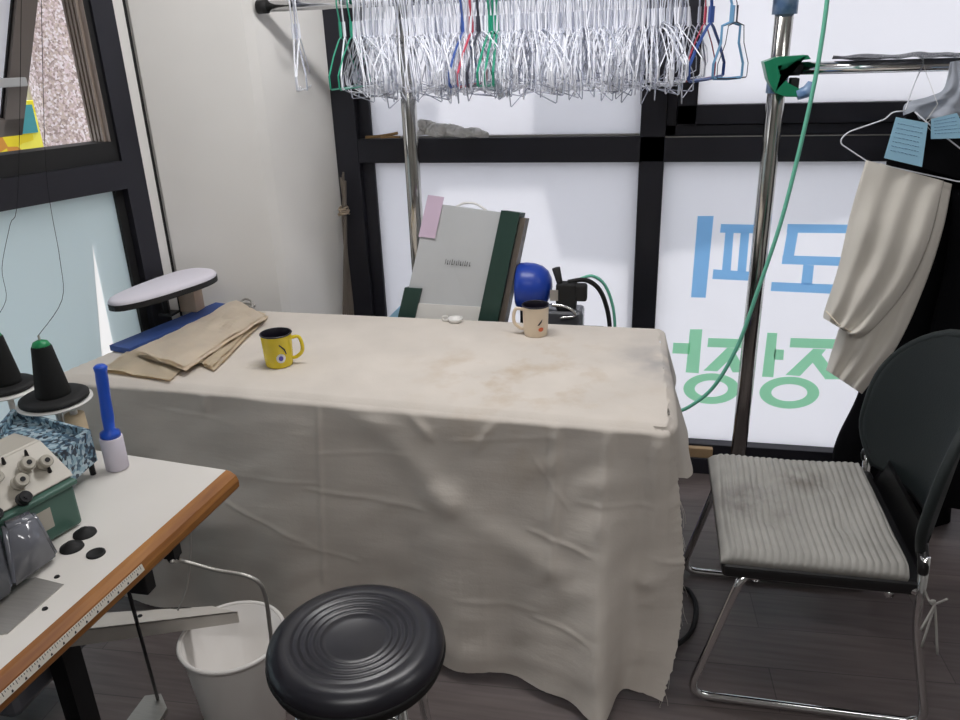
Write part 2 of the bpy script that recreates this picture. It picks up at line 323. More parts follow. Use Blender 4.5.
blue = [
    z1([(173, 108), (221, 108), (197, 353), (153, 352)]),                     # long upright
    z1([(243, 132), (345, 134), (341, 160), (240, 158)]), z1([(220, 268), (330, 275), (327, 302), (217, 297)]),
    z1([(256, 158), (281, 158), (272, 272), (246, 270)]), z1([(302, 158), (328, 158), (318, 276), (292, 274)]),
    z1([(443, 132), (640, 134), (637, 160), (440, 158)]), z1([(428, 226), (640, 232), (637, 259), (425, 252)]), z1([(441, 158), (474, 158), (462, 228), (429, 226)]),
    z1([(640, 158), (668, 158), (660, 232), (630, 232)]), z1([(490, 254), (522, 256), (516, 314), (483, 313)]), z1([(395, 306), (690, 318), (687, 346), (392, 333)]),
]
lets(blue, M['blue'], 'lettering', 'light blue film letters reading 모피, mirrored from inside')
bmg = bmesh.new()
def gr(pts): bmg.faces.new([bmg.verts.new(P(x, y, y=GY)) for x, y in z1(pts)])
gr([(150, 448), (187, 448), (176, 580), (137, 577)]); gr([(100, 488), (150, 490), (148, 522), (97, 520)])
gr([(205, 474), (330, 478), (328, 505), (202, 501)]); gr([(262, 503), (300, 506), (287, 520), (318, 577), (278, 577), (262, 545), (232, 574), (190, 572)])
gr([(382, 458), (412, 459), (400, 592), (366, 590)]); gr([(404, 508), (432, 509), (430, 540), (402, 539)])
gr([(452, 474), (600, 478), (598, 507), (449, 502)]); gr([(520, 506), (558, 508), (545, 524), (600, 598), (556, 598), (518, 548), (480, 588), (436, 585)])
stroke_ellipse(bmg, 214, 626, 84, 46, 34); stroke_ellipse(bmg, 448, 638, 90, 48, 36)
o = part('lettering', bmg, M['green'], w1); o['label'] = 'mint green film letters reading 장, mirrored from inside'

# left window ------------------------------------------------------
w2 = bpy.data.objects.new('window_2', None); COL.objects.link(w2); w2.location = L(-1, 0); struct(w2)
s0j = (PP(128, 190, L(0, 0), nL) - J0).dot(dL); spn = (PP(111, 186, L(0, 0, .045), nL) - J0).dot(dL); s1 = (PP(112, 145, L(0, 0, .012), nL) - J0).dot(dL)
print('s', s0j, spn, s1)
bm = bmesh.new()
lbox(bm, s0j, 0, .06, 2.35, 0, .10); lbox(bm, -2.3, s0j, 1.212, 1.30, 0, .10); lbox(bm, -2.3, s0j, .06, .11, 0, .1); lbox(bm, -2.3, -2.2, .11, 2.35, 0, .1); lbox(bm, -2.2, s0j, 2.28, 2.35, 0, .1)
part('frame', bm, M['frame'], w2)
bm = bmesh.new(); lbox(bm, spn, s0j, .11, 1.212, .03, .09); part('gasket', bm, M['framein'], w2)
def sz_(px, py):
    p = PP(px, py, L(0, 0, .045), nL); return (p - J0).dot(dL), p.z
(sa0, za0), (sb0, zb0), (sc0, zc0) = sz_(92, 240), sz_(114, 346), sz_(101, 349)
kk = (za0 - .11) / (za0 - zb0); sb0 = sa0 + (sb0 - sa0) * kk; sc0 = sa0 + (sc0 - sa0) * kk
bm = bmesh.new()
for poly in ([(-2.2, 1.212), (-2.2, .11), (sc0, .11), (sa0, za0), (sa0, 1.212)], [(sa0, 1.212), (sa0, za0), (sb0, .11), (spn, .11), (spn, 1.212)]):
    for n_ in (.045, .051): bm.faces.new([bm.verts.new(L(a, b, n_)) for a, b in poly])
part('pane', bm, M['filmc'], w2)
bm = bmesh.new(); bm.faces.new([bm.verts.new(L(a, b, .048)) for a, b in ((sa0, za0), (sc0, .11), (sb0, .11))])  # sun streak on the pane, built in as a brighter wedge of film
o = part('sun_streak', bm, M['filmstreak'], w2); o['label'] = 'thin streak of sun drawn as a brighter wedge in the frosted film'
# upper outer frame: black inner ledge, brown reveal
bm = bmesh.new(); lbox(bm, -2.2, s1, 1.30, 1.362, .012, .10); lbox(bm, s1, s0j, 1.30, 2.30, .012, .06); part('inner_ledge', bm, M['framein'], w2)
pr_ = PP(92, 140, L(s1, 0), dL); nd = (pr_ - J0).dot(nL)
bm = bmesh.new(); lbox(bm, s1, s1 + .03, 1.30, 2.30, .0601, nd); lbox(bm, s1 - .002, s1, 1.36, 2.28, .014, nd)
for k in range(4): lbox(bm, s1 - .010, s1, 1.362, 2.28, .035 + (nd - .035) * k / 4, .035 + (nd - .035) * (k + .55) / 4)
lbox(bm, -2.2, s1, 1.33, 1.352, .10, nd); part('reveal', bm, M['reveal'], w2)
bm = bmesh.new()
ledge = PP(62, 152, L(0, 0, .019), nL)
for k, dx in enumerate((-.014, 0, .014)):
    c = ledge + dL * dx
    tube(bm, [c + V((0, 0, .004)) * 1 + dL * .005 * math.cos(t) + V((0, 0, .005 * math.sin(t))) for t in [2 * PI * j / 10 for j in range(10)]], .0012, 4, closed=True)
part('maker_mark', bm, M['steel'], w2)
# open sash, hinged at the top and pushed out at the bottom
spl = L(s1 - .03, 0); top_ = PP(38, 0, spl, dL); bot_ = PP(21, 148, spl, dL)
ax = (bot_ - top_).normalized(); top2 = top_ - ax * ((2.27 - top_.z) / -ax.z) * 1.0 if False else top_ + ax * ((2.25 - top_.z) / ax.z)
bot2 = top_ + ax * ((1.375 - top_.z) / ax.z)
inn = dL.cross(ax).normalized()
sroot = part('sash', bmesh.new(), M['sash'], w2)
def sashbar(p, q, w, inw, t=.05):
    bm = bmesh.new(); prism(bm, [p, p + inw * w, p + inw * w + inn * t, p + inn * t], q - p); return bm
bm = sashbar(top2, bot2, .065, -dL)
bmesh.ops.join if False else None
prism(bm, [bot2, bot2 - ax * .065, bot2 - ax * .065 + inn * .05, bot2 + inn * .05], -dL * 1.5)
prism(bm, [top2, top2 + ax * .065, top2 + ax * .065 + inn * .05, top2 + inn * .05], -dL * 1.5)
prism(bm, [top2 - dL * 1.43, top2 - dL * 1.5, top2 - dL * 1.5 + inn * .05, top2 - dL * 1.43 + inn * .05], bot2 - top2)
COL.objects.unlink(sroot); bpy.data.objects.remove(sroot)
sroot = part('sash', bm, M['sash'], w2)
bm = bmesh.new(); prism(bm, [top2 - dL * .06 + inn * .02, top2 - dL * 1.45 + inn * .02, top2 - dL * 1.45 + inn * .026, top2 - dL * .06 + inn * .026], bot2 - top2)
link('pane', sh(bm, w2.location), M['film'], sroot)
bm = bmesh.new(); prism(bm, [top2 - dL * .065 + inn * .012, top2 - dL * .072 + inn * .012, top2 - dL * .072 + inn * .019, top2 - dL * .065 + inn * .019], bot2 - top2)
link('gasket', sh(bm, w2.location), M['framein'], sroot)
hp = PP(20, 82, top2 - inn * .02, inn)
bm = bmesh.new(); box(bm, (-.15, -.009, -.014), (.02, .009, .014), .004, 2, Matrix.Translation(hp) @ Matrix.Rotation(math.atan2(dL.y, dL.x), 4, 'Z')); 
link('handle', sh(bm, w2.location), M['greywhite'], sroot)

# outdoors ----------------------------------------------------------
og = single('outdoor_ground', Box((-14, -8, -.3), (12, 16, -.15)), M['extg'], (0, 4, -.2), 'paved ground outside the shop windows', 'ground', smooth=False); og['kind'] = 'structure'
a = PP(53, 147, L(0, 0, .9), nL); gt = max(.03, (PP(44, 148, a, dL) - a).dot(nL)); print('gt', gt); b = PP(110, 60, L(0, 0, .9), nL)
bm = bmesh.new(); prism(bm, [V((a.x, a.y, -.15)), V((a.x, a.y, -.15)) + dL * 1.1, V((a.x, a.y, -.15)) + dL * 1.1 + nL * gt, V((a.x, a.y, -.15)) + nL * gt], (0, 0, 3.6))
gp = single('granite_pillar', bm, M['granite'], (a.x, a.y, -.15), 'speckled brown granite pillar outside the open left window', 'pillar', smooth=False)
c = PP(40, 100, L(0, 0, 1.6), nL); BT = c.z - .6
bm = bmesh.new(); prism(bm, [V((c.x, c.y, .6)) - dL * .9, V((c.x, c.y, .6)) + dL * .10, V((c.x, c.y, .6)) + dL * .10 + nL * .05, V((c.x, c.y, .6)) - dL * .9 + nL * .05], (0, 0, BT))
rt = thing('street_banner', 'yellow and teal street banner seen through the open left window', 'banner', (c.x, c.y, .0))
part('banner_cloth', bm, M['signy'], rt)
bm = bmesh.new(); q = PP(29, 118, L(0, 0, 1.59), nL); prism(bm, [q + V((0, 0, -.07)) - dL * .05, q + V((0, 0, -.07)) + dL * .03, q + V((0, 0, .06)) + dL * .03, q + V((0, 0, .06)) - dL * .05], nL * .009); part('teal_patch', bm, M['signt'], rt)
part('pole', Tube([V((c.x, c.y, -.15)) + nL * .08, V((c.x, c.y, 2.0)) + nL * .08], .02, 8), M['steel'], rt)
bx = single('opposite_building', Box((-10, 9, -.15), (9, 12, 2.6)), M['ext'], (-.5, 9, -.15), 'pale building across the street behind frosted glass', 'building', smooth=False)

# ------------------------------------------------------------------ work table and its cloth
TA, TB, TBL, TD = V((.068, 1.70, .753)), V((-1.66, 1.79, .753)), V((-1.53, 2.43, .753)), V((.055, 2.40, .753))
def inset(p, d=.012):
    c = (TA + TB + TBL + TD) / 4; return p + (c - p).normalized() * d * 2
tc = (TA + TB + TBL + TD) / 4
wt = thing('work_table', 'long work table hidden under the cream cloth', 'table', (tc.x, tc.y, 0))
part('tabletop', Prism([V((p.x, p.y, .715)) for p in map(inset, (TA, TB, TBL, TD))], (0, 0, .03)), M['tanwood'], wt)
for p in (TA, TB, TBL, TD):
    q = lerp(p, tc, .10); part('leg', Box((q.x - .025, q.y - .025, 0), (q.x + .025, q.y + .025, .7155)), M['iron'], wt)
hem = smoothpts([(-1.66, 1.74, .04), (-1.30, 1.70, .036), (-.95, 1.69, .035), (-.65, 1.67, .034)] + [P(x, y, z=.03) for x, y in ((446, 662), (483, 668), (519, 670), (555, 688), (588, 709), (604, 711), (619, 690), (638, 690), (660, 698))], 8)
hl = [0]
for a, b in zip(hem, hem[1:]): hl.append(hl[-1] + (b - a).length)
def along(pts, ls, u):
    t = u * ls[-1]
    for i in range(len(pts) - 1):
        if ls[i + 1] >= t: return pts[i].lerp(pts[i + 1], (t - ls[i]) / max(1e-9, ls[i + 1] - ls[i]))
    return pts[-1]
topc = [TB, lerp(TB, TA, .5), lerp(TB, TA, .97), TA + V((.003, .003, 0)), TA + V((.012, .05, 0))]
tl = [0]
for a, b in zip(topc, topc[1:]): tl.append(tl[-1] + (b - a).length)
def jag(u): return .004 * noise.noise(V((u * 160, 3, 1))) + .005 * noise.noise(V((u * 50, 3, 1)))
CREASES = []
for x0_, y0_, x1_, y1_, am_, wd_ in ((313, 496, 410, 514, .004, .006), (223, 511, 295, 547, .003, .006), (300, 548, 345, 566, .002, .005), (538, 528, 580, 545, .003, .005), (658, 559, 682, 574, .003, .005), (545, 602, 580, 614, .003, .005),
        (138, 420, 210, 436, .002, .005), (235, 484, 307, 493, .002, .005), (320, 460, 392, 463, .002, .005), (458, 445, 543, 445, .002, .005), (470, 590, 530, 600, .002, .006), (540, 470, 560, 500, .002, .006), (590, 500, 640, 508, .002, .005),
        (343, 405, 448, 507, .012, .045), (430, 495, 560, 568, .010, .045), (310, 402, 320, 583, .004, .007), (555, 422, 552, 560, .009, .014), (660, 440, 640, 577, .010, .02), (500, 415, 478, 450, .006, .012), (610, 424, 600, 520, .006, .012), (395, 408, 420, 440, .006, .014), (190, 392, 186, 420, .006, .012), (640, 577, 610, 690, .012, .03)):
    a_, b_ = P(x0_, y0_, y=1.68), P(x1_, y1_, y=1.66); CREASES.append(((a_.x, a_.z), (b_.x, b_.z), am_, wd_))
def front(u, v):
    t = along(topc, tl, u); h = along(hem, hl, u).copy()
    h.z += abs(jag(u)) * .6
    out = V((0, -1, 0)) if u < .97 else V((.5, -.8, 0)).normalized()
    w = v ** 1.15
    p = V((t.x + (h.x - t.x) * w, t.y + (h.y - t.y) * w, t.z + (h.z - t.z) * v))
    p.z -= .007 * (1 - min(1, v / .03)) ** 2
    if v > 0: p += out * .014 * min(1, v / .02)       # the cloth rounds over the table edge
    amp = min(1, v / .10)
    k = 0
    k += .012 * math.sin(u * 19 + .8 * math.sin(v * 3)) * v
    k += .008 * math.sin(u * 47 + 2) * v * v
    k += .016 * noise.noise(V((u * 5, v * 2.2, .3))) * amp + .006 * noise.noise(V((u * 16 + v * 7, v * 9, 4))) * amp
    k += .03 * math.exp(-((u - .90 + .02 * v) / .03) ** 2) * math.sin(v * PI / 2) * v
    k -= .02 * math.exp(-((u - .955 + .01 * v) / .018) ** 2) * v
    for (ax, az), (bx, bz), am, wd_ in CREASES:
        dx, dz = bx - ax, bz - az; tt = ((p.x - ax) * dx + (p.z - az) * dz) / (dx * dx + dz * dz); ee = 1 if 0 < tt < 1 else math.exp(-(min(abs(tt), abs(tt - 1)) * math.hypot(dx, dz) / .03) ** 2)
        tt = max(0, min(1, tt)); dd = ((p.x - ax) * dz - (p.z - az) * dx) / math.hypot(dx, dz)
        if abs(dd) < 4 * wd_: k += am * ee * math.exp(-(dd / wd_) ** 2) * min(1, v / .06)
    p += out * k
    if u > .90:
        q = (u - .90) / .10
        p.x += .040 * q * q * math.sin(PI * v ** 1.5) + jag(v * 2) * .8 * (q ** 8)
        p.y += .03 * q * math.sin(PI * v)
    return p
cbm = grid(front, 360, 130)
def topf(u, v):
    uu = u; a = along(topc, tl, uu); b = lerp(TBL, TD, uu); p = a.lerp(b, v)
    e = min(1, v / .03) * min(1, (1 - v) / .03)
    p.z += (.0025 + .003 * noise.noise(V((p.x * 4, p.y * 5, 0))) + .0015 * noise.noise(V((p.x * 15, p.y * 9, 2)))) * e
    p.z -= .007 * (1 - min(1, v / .018)) ** 2
    # corner softly rounded
    if uu > .97 and v < .06: p.x -= 0
    return p
grid(topf, 360, 60, cbm)
fh = smoothpts([(.045, 1.70, .61), (.092, 1.735, .60), (.122, 1.79, .57), (.146, 1.85, .56), (.130, 1.93, .59), (.105, 2.1, .62), (.09, 2.38, .64)], 8)
fll = [0]
for a, b in zip(fh, fh[1:]): fll.append(fll[-1] + (b - a).length)
def flap(u, v):
    a = along([TA + V((-.03, .004, 0)), topc[3], topc[-1], TD], [0, .03, .08, .08 + (TD - topc[-1]).length], u); b = along(fh, fll, u); p = a.lerp(b, v)
    p.x += .016 * min(1, v / .12) * (1 - .3 * v) + .008 * math.sin(u * 16) * v; p.z += .012 * math.sin(PI * min(1, v * 3)) * .3
    return p
grid(flap, 60, 20, cbm)
def backf(u, v):
    a = lerp(TD, TBL, u); return a + V((0, .012 * min(1, v * 4), -.10 * v))
grid(backf, 60, 5, cbm)
def leftf(u, v):
    a = lerp(TBL, TB, u); return a + V((-.010 * min(1, v * 4), 0, -.30 * v))
grid(leftf, 20, 8, cbm)
bmesh.ops.remove_doubles(cbm, verts=cbm.verts, dist=.004)
# loose threads of the raw edge
tcl = single('tablecloth', cbm, M['cloth'], (tc.x, tc.y, .753), 'cream cotton cloth draped over the work table down to the floor', 'tablecloth')
bm = bmesh.new()
for k in range(26):
    v = .25 + .75 * random.random(); p = front(1, v); d = V((random.uniform(-.01, .02), random.uniform(-.02, .01), -random.uniform(.02, .07)))
    q = p + d; q.z = max(q.z, .012); tube(bm, smoothpts([p, p + d * .5 + V((.006 * random.uniform(-1, 1), 0, 0)), q], 3), .0006, 3)
o = part('frayed_threads', bm, M['cloth'], tcl); o['kind'] = 'stuff'; o['label'] = 'loose frayed threads along the raw right edge'
for k, (x0, y0, x1, y1) in enumerate(((200, 508, 268, 528),)): pass

# folded cloths on the table
def sheet(name, pts, z0, layers, m, label, droop=.006, th=.003):
    q = [P(x, y, z=z0) for x, y in pts]; bm = bmesh.new()
    for l in range(layers):
        o2 = V((.004 * l, -.003 * l, 0))
        def fn(u, v, l=l):
            p = lerp(lerp(q[0], q[1], u), lerp(q[3], q[2], u), v) + o2 * (1 if l % 2 else -1)
            p.z = z0 + .002 + l * th * 1.9 + .004 * noise.noise(V((p.x * 14, p.y * 14, l))) + .006 * abs(noise.noise(V((u * 3, v * 2, 5 + l)))) * droop / .006
            p += V((1, .3, 0)) * .004 * noise.noise(V((u * 9, v * 9, l + 20)))
            return p
        g = grid(fn, 26, 14)
        r = bmesh.ops.solidify(g, geom=g.faces[:], thickness=th); 
        me = bpy.data.meshes.new('t'); g.to_mesh(me); g.free(); bm.from_mesh(me); bpy.data.meshes.remove(me)
    c = (q[0] + q[2]) / 2; return single(name, bm, m, (c.x, c.y, z0), label, 'cloth', 'folded canvas cloths', smooth=False)
sheet('folded_cloth', [(100, 372), (178, 318), (232, 322), (170, 382)], .757, 2, M['canvas2'], 'tan folded cloth lowest, nearest the blue ironing base')
sheet('folded_cloth', [(196, 364), (244, 312), (268, 318), (214, 372)], .757, 3, M['canvas2'], 'narrow rolled beige cloth nearest the yellow mug')
sheet('folded_cloth', [(138, 356), (238, 304), (266, 320), (186, 372)], .772, 3, M['canvas'], 'pale canvas cloth folded flat on top of the pile', .012)
# small metal clip behind the cloths
c = P(247, 306, z=.765)
bm = bmesh.new(); tube(bm, smoothpts([c + V((-.03, .0, .01)), c + V((-.01, .012, .022)), c + V((.02, .0, .018)), c + V((.03, -.02, .0))], 5), .004, 6); tube(bm, smoothpts([c + V((-.03, -.015, .0)), c + V((0, -.0, .012)), c + V((.03, .005, .0))], 5), .005, 6)
box(bm, c + V((-.028, -.02, -.008)), c + V((.028, .012, .006)), .003)
single('metal_clip', bm, M['steel'], (c.x, c.y, .757), 'small dull metal clip at the table back behind the folded cloths', 'clip')

# tabletop sleeve board
zb = .775
b0, b1 = P(129, 349, z=zb), P(234, 305, z=zb); bd = (b1 - b0).normalized(); bn = V((-bd.y, bd.x, 0))
if bn.x > 0: bn = -bn
wd = .085
rt = thing('sleeve_ironing_board', 'small white padded ironing board on a blue base by the left window', 'ironing board', (*((b0 + b1) / 2).xy, .757))
bm = bmesh.new(); prism(bm, [V((p.x, p.y, .758)) for p in (b0, b1, b1 + bn * wd, b0 + bn * wd)], (0, 0, .018)); part('base', bm, M['bluewood'], rt)
zp = .918
p0, p1 = P(128, 305, z=zp), P(224, 271, z=zp); d = (p1 - p0); ln = d.length; d.normalize(); n2 = V((-d.y, d.x, 0))
if n2.x > 0: n2 = -n2
def outline(off, z, s=1.):
    out = []; N = 44
    for k in range(N):
        t = 2 * PI * k / N; cx = math.cos(t); sy = math.sin(t)
        lx = ln / 2 + (ln / 2 + off) * (abs(cx) ** .75) * (1 if cx > 0 else -1)
        wv = (.060 + .036 * (lx / ln)) + off
        q = p0 + d * lx + n2 * (.072 + wv * (abs(sy) ** .8) * (1 if sy > 0 else -1)); out.append(V((q.x, q.y, z)))
    return out
part('board', Prism(outline(.003, zp - .028), (0, 0, .018)), M['framein'], rt)
bm = bmesh.new(); rings = [[bm.verts.new(p) for p in outline(o_, z_)] for o_, z_ in ((.001, zp - .012), (.002, zp - .004), (-.004, zp + .004), (-.016, zp + .008))]
for a, b in zip(rings, rings[1:]):
    for k in range(len(a)): bm.faces.new((a[k], a[(k + 1) % len(a)], b[(k + 1) % len(a)], b[k]))
bm.faces.new(rings[-1]); part('pad', bm, M['padwhite'], rt, True)
pc = P(190, 304, z=.80); zt = zp - .028
part('post', Box((pc.x - .03, pc.y - .02, .776), (pc.x + .035, pc.y + .035, zt), .004, Matrix.Identity(4)), M['blockwood'], rt)
pc2 = P(166, 308, z=.80)
part('brace', Tube(fillet([V((pc2.x, pc2.y, .776)), V((pc2.x, pc2.y, .83)), V((pc2.x - .01, pc2.y, zt))], .02), .011, 8), M['iron'], rt)
part('bracket', Box((pc2.x - .02, pc2.y - .02, .776), (pc2.x + .03, pc2.y + .03, .784)), M['iron'], rt)

# mugs
def mug(name, c, r, h, m, label, hang, hr=.028, rim=M['mugin']):
    rt = thing(name, label, 'mug', (c.x, c.y, .7565))
    prof = [(0, 0), (r * .86, 0), (r * .9, .004), (r * .96, h * .4), (r, h - .006), (r * 1.03, h), (r * .97, h + .001), (r * .92, h - .008), (r * .88, .008), (0, .006)]
    part('body', Lathe(prof[:6], 40, (c.x, c.y, .7565)), m, rt, True)
    part('lining', Lathe([(r * 1.0, h + .001), (r * .94, h - .004), (r * .91, h - .02), (r * .85, .012), (0, .01)], 40, (c.x, c.y, .7565)), rim, rt, True)
    bm = bmesh.new(); N = 40; part('rim', tube(bm, [V((c.x + r * 1.01 * math.cos(2 * PI * k / N), c.y + r * 1.01 * math.sin(2 * PI * k / N), .7565 + h)) for k in range(N)], .0024, 6, closed=True), rim, rt, True)
    dv = V((math.cos(hang), math.sin(hang), 0)); b = V((c.x, c.y, .7565))
    pts = smoothpts([b + dv * (r * .96) + V((0, 0, h * .84)), b + dv * (r + .020) + V((0, 0, h * .86)), b + dv * (r + hr) + V((0, 0, h * .62)), b + dv * (r + hr * .9) + V((0, 0, h * .38)), b + dv * (r + .008) + V((0, 0, h * .22)), b + dv * (r * .93) + V((0, 0, h * .2))], 5)
    part('handle', Tube(pts, .0055, 8), m, rt, True)
    return rt
def decal(rt, c, r, h, ang, zz, shape, m, name):
    bm = bmesh.new(); vs = []
    for x, y in shape:
        t = ang + x / r; vs.append(bm.verts.new(V((c.x + (r * (.93 + .07 * (zz + y) / h) + .0009) * math.cos(t), c.y + (r * (.93 + .07 * (zz + y) / h) + .0009) * math.sin(t), .7565 + zz + y))))
    bm.faces.new(vs); return part(name, bm, m, rt)
mc = V((-1.037, 1.95, 0)); my = mug('mug', mc, .044, .097, M['yellow'], 'yellow enamel mug with dark inside on the cloth', .25)
disc = lambda a, b, n=14: [(a * math.cos(2 * PI * k / n), b * math.sin(2 * PI * k / n)) for k in range(n)]
decal(my, mc, .044, .097, -.95, .032, disc(.014, .014), M['white'], 'flower_print'); decal(my, mc, .0445, .097, -.95, .032, disc(.007, .008), M['purple'], 'flower_centre')
decal(my, mc, .0445, .097, -.75, .055, [(-.012, .018), (-.009, .020), (.006, .004), (.010, -.012), (.007, -.014), (.002, .001)], M['mugin'], 'stem_print')
mc2 = V((-.326, 2.295, 0)); mcr = mug('mug', mc2, .041, .098, M['cream'], 'cream enamel mug with small bird print near the pump', PI + .1)
decal(mcr, mc2, .041, .098, -1.0, .028, disc(.009, .007), M['red'], 'flower_print')
decal(mcr, mc2, .041, .098, -1.1, .052, [(-.008, -.010), (-.002, -.002), (.009, .010), (.006, -.001), (-.002, -.010)], M['mugin'], 'bird_print')
c = P(458, 318, z=.757); cc = V((c.x, 2.352, 0))
rt = thing('small_cup', 'small white cup standing behind the cloth edge before the grey case', 'cup', (cc.x, cc.y + .03, .7565)); q0 = V((cc.x, cc.y + .03, .7565))
part('bowl', Lathe([(0, 0), (.018, 0), (.023, .005), (.025, .014), (.022, .014), (.019, .005), (0, .003)], 28, q0), M['white'], rt, True)
part('handle', Tube(smoothpts([q0 + V((-.026, 0, .018)), q0 + V((-.044, 0, .016)), q0 + V((-.040, 0, .004)), q0 + V((-.024, 0, .005))], 4), .003, 6), M['white'], rt, True)

# ------------------------------------------------------------------ machines behind the table
st = thing('machine_stand', 'low black stand behind the table carrying the pump', 'stand', (-.55, 2.50, 0))
part('shelf', Box((-.90, 2.452, .66), (-.13, 2.60, .685)), M['iron'], st)
for x in (-.88, -.15):
    for y in (2.465, 2.585): part('leg', Box((x - .012, y - .01, 0), (x + .012, y + .01, .66)), M['iron'], st)
# grey-white case, leaning, with dark green corner guards
q = [P(412, 204 - 4, y=2.56), P(497, 212, y=2.53), P(470, 322, y=2.475), P(404, 312, y=2.475)]
TLc, TRc, BRc, BLc = P(428, 203, y=2.55), P(503, 213, y=2.53), P(478, 335, y=2.47), P(400, 338, y=2.47)
BLc.z = BRc.z = .69; dn = (TRc - TLc).cross(BLc - TLc).normalized()
if dn.y < 0: dn = -dn
rt = thing('equipment_case', 'light grey equipment case with dark green corner guards leaning behind the table', 'case', ((BLc.x + BRc.x) / 2, 2.47, .686))
DP = .075
def casep(u, v, n): return lerp(lerp(TLc, TRc, u), lerp(BLc, BRc, u), v) + dn * n
def slab(u0, u1, v0, v1, n0, n1):
    bm = bmesh.new(); return prism(bm, [casep(u0, v0, n0), casep(u1, v0, n0), casep(u1, v1, n0), casep(u0, v1, n0)], dn * (n1 - n0))
part('shell', slab(0, 1, 0, .99, 0, DP), M['greywhite'], rt)
bmg_ = slab(.98, 1.22, -.02, .99, -.012, DP + .005); part('corner_guard', bmg_, M['dkgreen'], rt)
part('side_panel', slab(1.22, 1.29, .02, .97, .012, DP), M['rod'], rt)
part('corner_guard', slab(-.04, .18, .66, .99, -.012, DP), M['dkgreen'], rt)
part('note', slab(-.02, .20, -.06, .26, -.004, -.002), M['pink'], rt)['label'] = 'pink paper note'
bm = bmesh.new(); random.seed(3)
xx = .40
for wl in range(12):
    w_ = random.uniform(.012, .020); hh = .022 + (.008 if wl % 3 == 0 else 0); b = bmesh.new()
    prism(bm, [casep(xx, .44 - hh, -.002), casep(xx + w_ * .35, .44 - hh, -.002), casep(xx + w_ * .35, .455, -.002), casep(xx, .455, -.002)], dn * .001)
    if wl % 2: prism(bm, [casep(xx, .445, -.002), casep(xx + w_, .445, -.002), casep(xx + w_, .453, -.002), casep(xx, .453, -.002)], dn * .001)
    xx += w_ + .013; b.free()
part('lettering', bm, M['ink'], rt)
part('carry_handle', Tube(smoothpts([casep(.35, 0, .03), casep(.45, -.035, .03), casep(.6, -.04, .03), casep(.75, 0, .03)], 5), .004, 6), M['white'], rt, True)
part('lower_panel', slab(.18, .98, .78, .985, -.006, 0), M['white'], rt)
c = P(392, 320, y=2.50); bm = bmesh.new(); prism(bm, [P(384, 322, y=2.49), P(402, 304, y=2.49), P(412, 330, y=2.49)], (0, .03, 0))
for v in bm.verts:
    if v.co.z < .70: v.co.z = .687
single('paper_sheet', bm, M['bluepaper'], (c.x, 2.49, .687), 'pale blue paper leaning beside the grey case', 'paper', smooth=False)
# blue pump
mcx = P(532, 285, y=2.50)
rt = thing('air_pump', 'blue and black electric pump with hoses beside the grey case', 'pump', (mcx.x + .05, 2.51, .686))
mz = mcx.z - .01
rotx = Matrix.Translation((mcx.x, 2.52, mz)) @ Matrix.Rotation(PI / 2, 4, 'Y')
rotx = Matrix.Translation((mcx.x - .045, 2.52, mz)) @ Matrix.Rotation(PI / 2, 4, 'Y')
part('motor_housing', Lathe([(0, -.01), (.070, -.008), (.078, .002), (.080, .02), (.078, .05), (.070, .075), (.055, .095), (.03, .108), (0, .112)], 40, mtx=rotx), M['motor'], rt, True)
bm = bmesh.new(); box(bm, (mcx.x - .04, 2.49, .70), (mcx.x + .04, 2.56, mz - .05)); part('foot', bm, M['iron'], rt)
bm = bmesh.new(); a = P(556, 287, y=2.48); b = P(573, 310, y=2.48); box(bm, (a.x, 2.47, b.z), (b.x + .01, 2.52, a.z + .012), .006)
box(bm, (b.x, 2.475, b.z + .03), (b.x + .045, 2.51, a.z + .010), .008); part('pump_head', bm, M['rubber'], rt)
h0 = P(560, 284, y=2.49); h1 = P(556, 268, y=2.49); part('lever', Tube([h0 + V((0, 0, -.01)), h0, h1], [.010, .010, .014], 10), M['rubber'], rt, True)
a = P(550, 290, y=2.467); b = P(558, 301, y=2.467); part('rating_plate', Box((a.x, 2.4665, b.z), (b.x, 2.4695, a.z)), M['steel'], rt)
a = P(545, 308, y=2.5); b = P(583, 322, y=2.5); part('base', Box((a.x - .03, 2.475, .686), (b.x, 2.56, a.z), .012), M['mirror'], rt)
bm = bmesh.new(); tube(bm, smoothpts([P(551, 305, y=2.465), P(563, 306, y=2.462), P(572, 310, y=2.465), P(575, 316, y=2.466), P(560, 318, y=2.465)], 5), .006, 8); part('valve_pipe', bm, M['chrome2'], rt, True)
part('black_hose', Tube(smoothpts([P(568, 282, y=2.50), P(585, 280, y=2.52), P(598, 288, y=2.54), P(606, 305, y=2.55), P(610, 330, y=2.55), P(611, 380, y=2.56)], 6), .008, 8), M['rubber'], rt, True)
part('green_hose', Tube(smoothpts([P(580, 279, y=2.53), P(592, 276, y=2.55), P(604, 284, y=2.57), P(612, 303, y=2.58), P(615, 328, y=2.58), P(615, 380, y=2.58)], 6), .0055, 8), M['cordgreen'], rt, True)

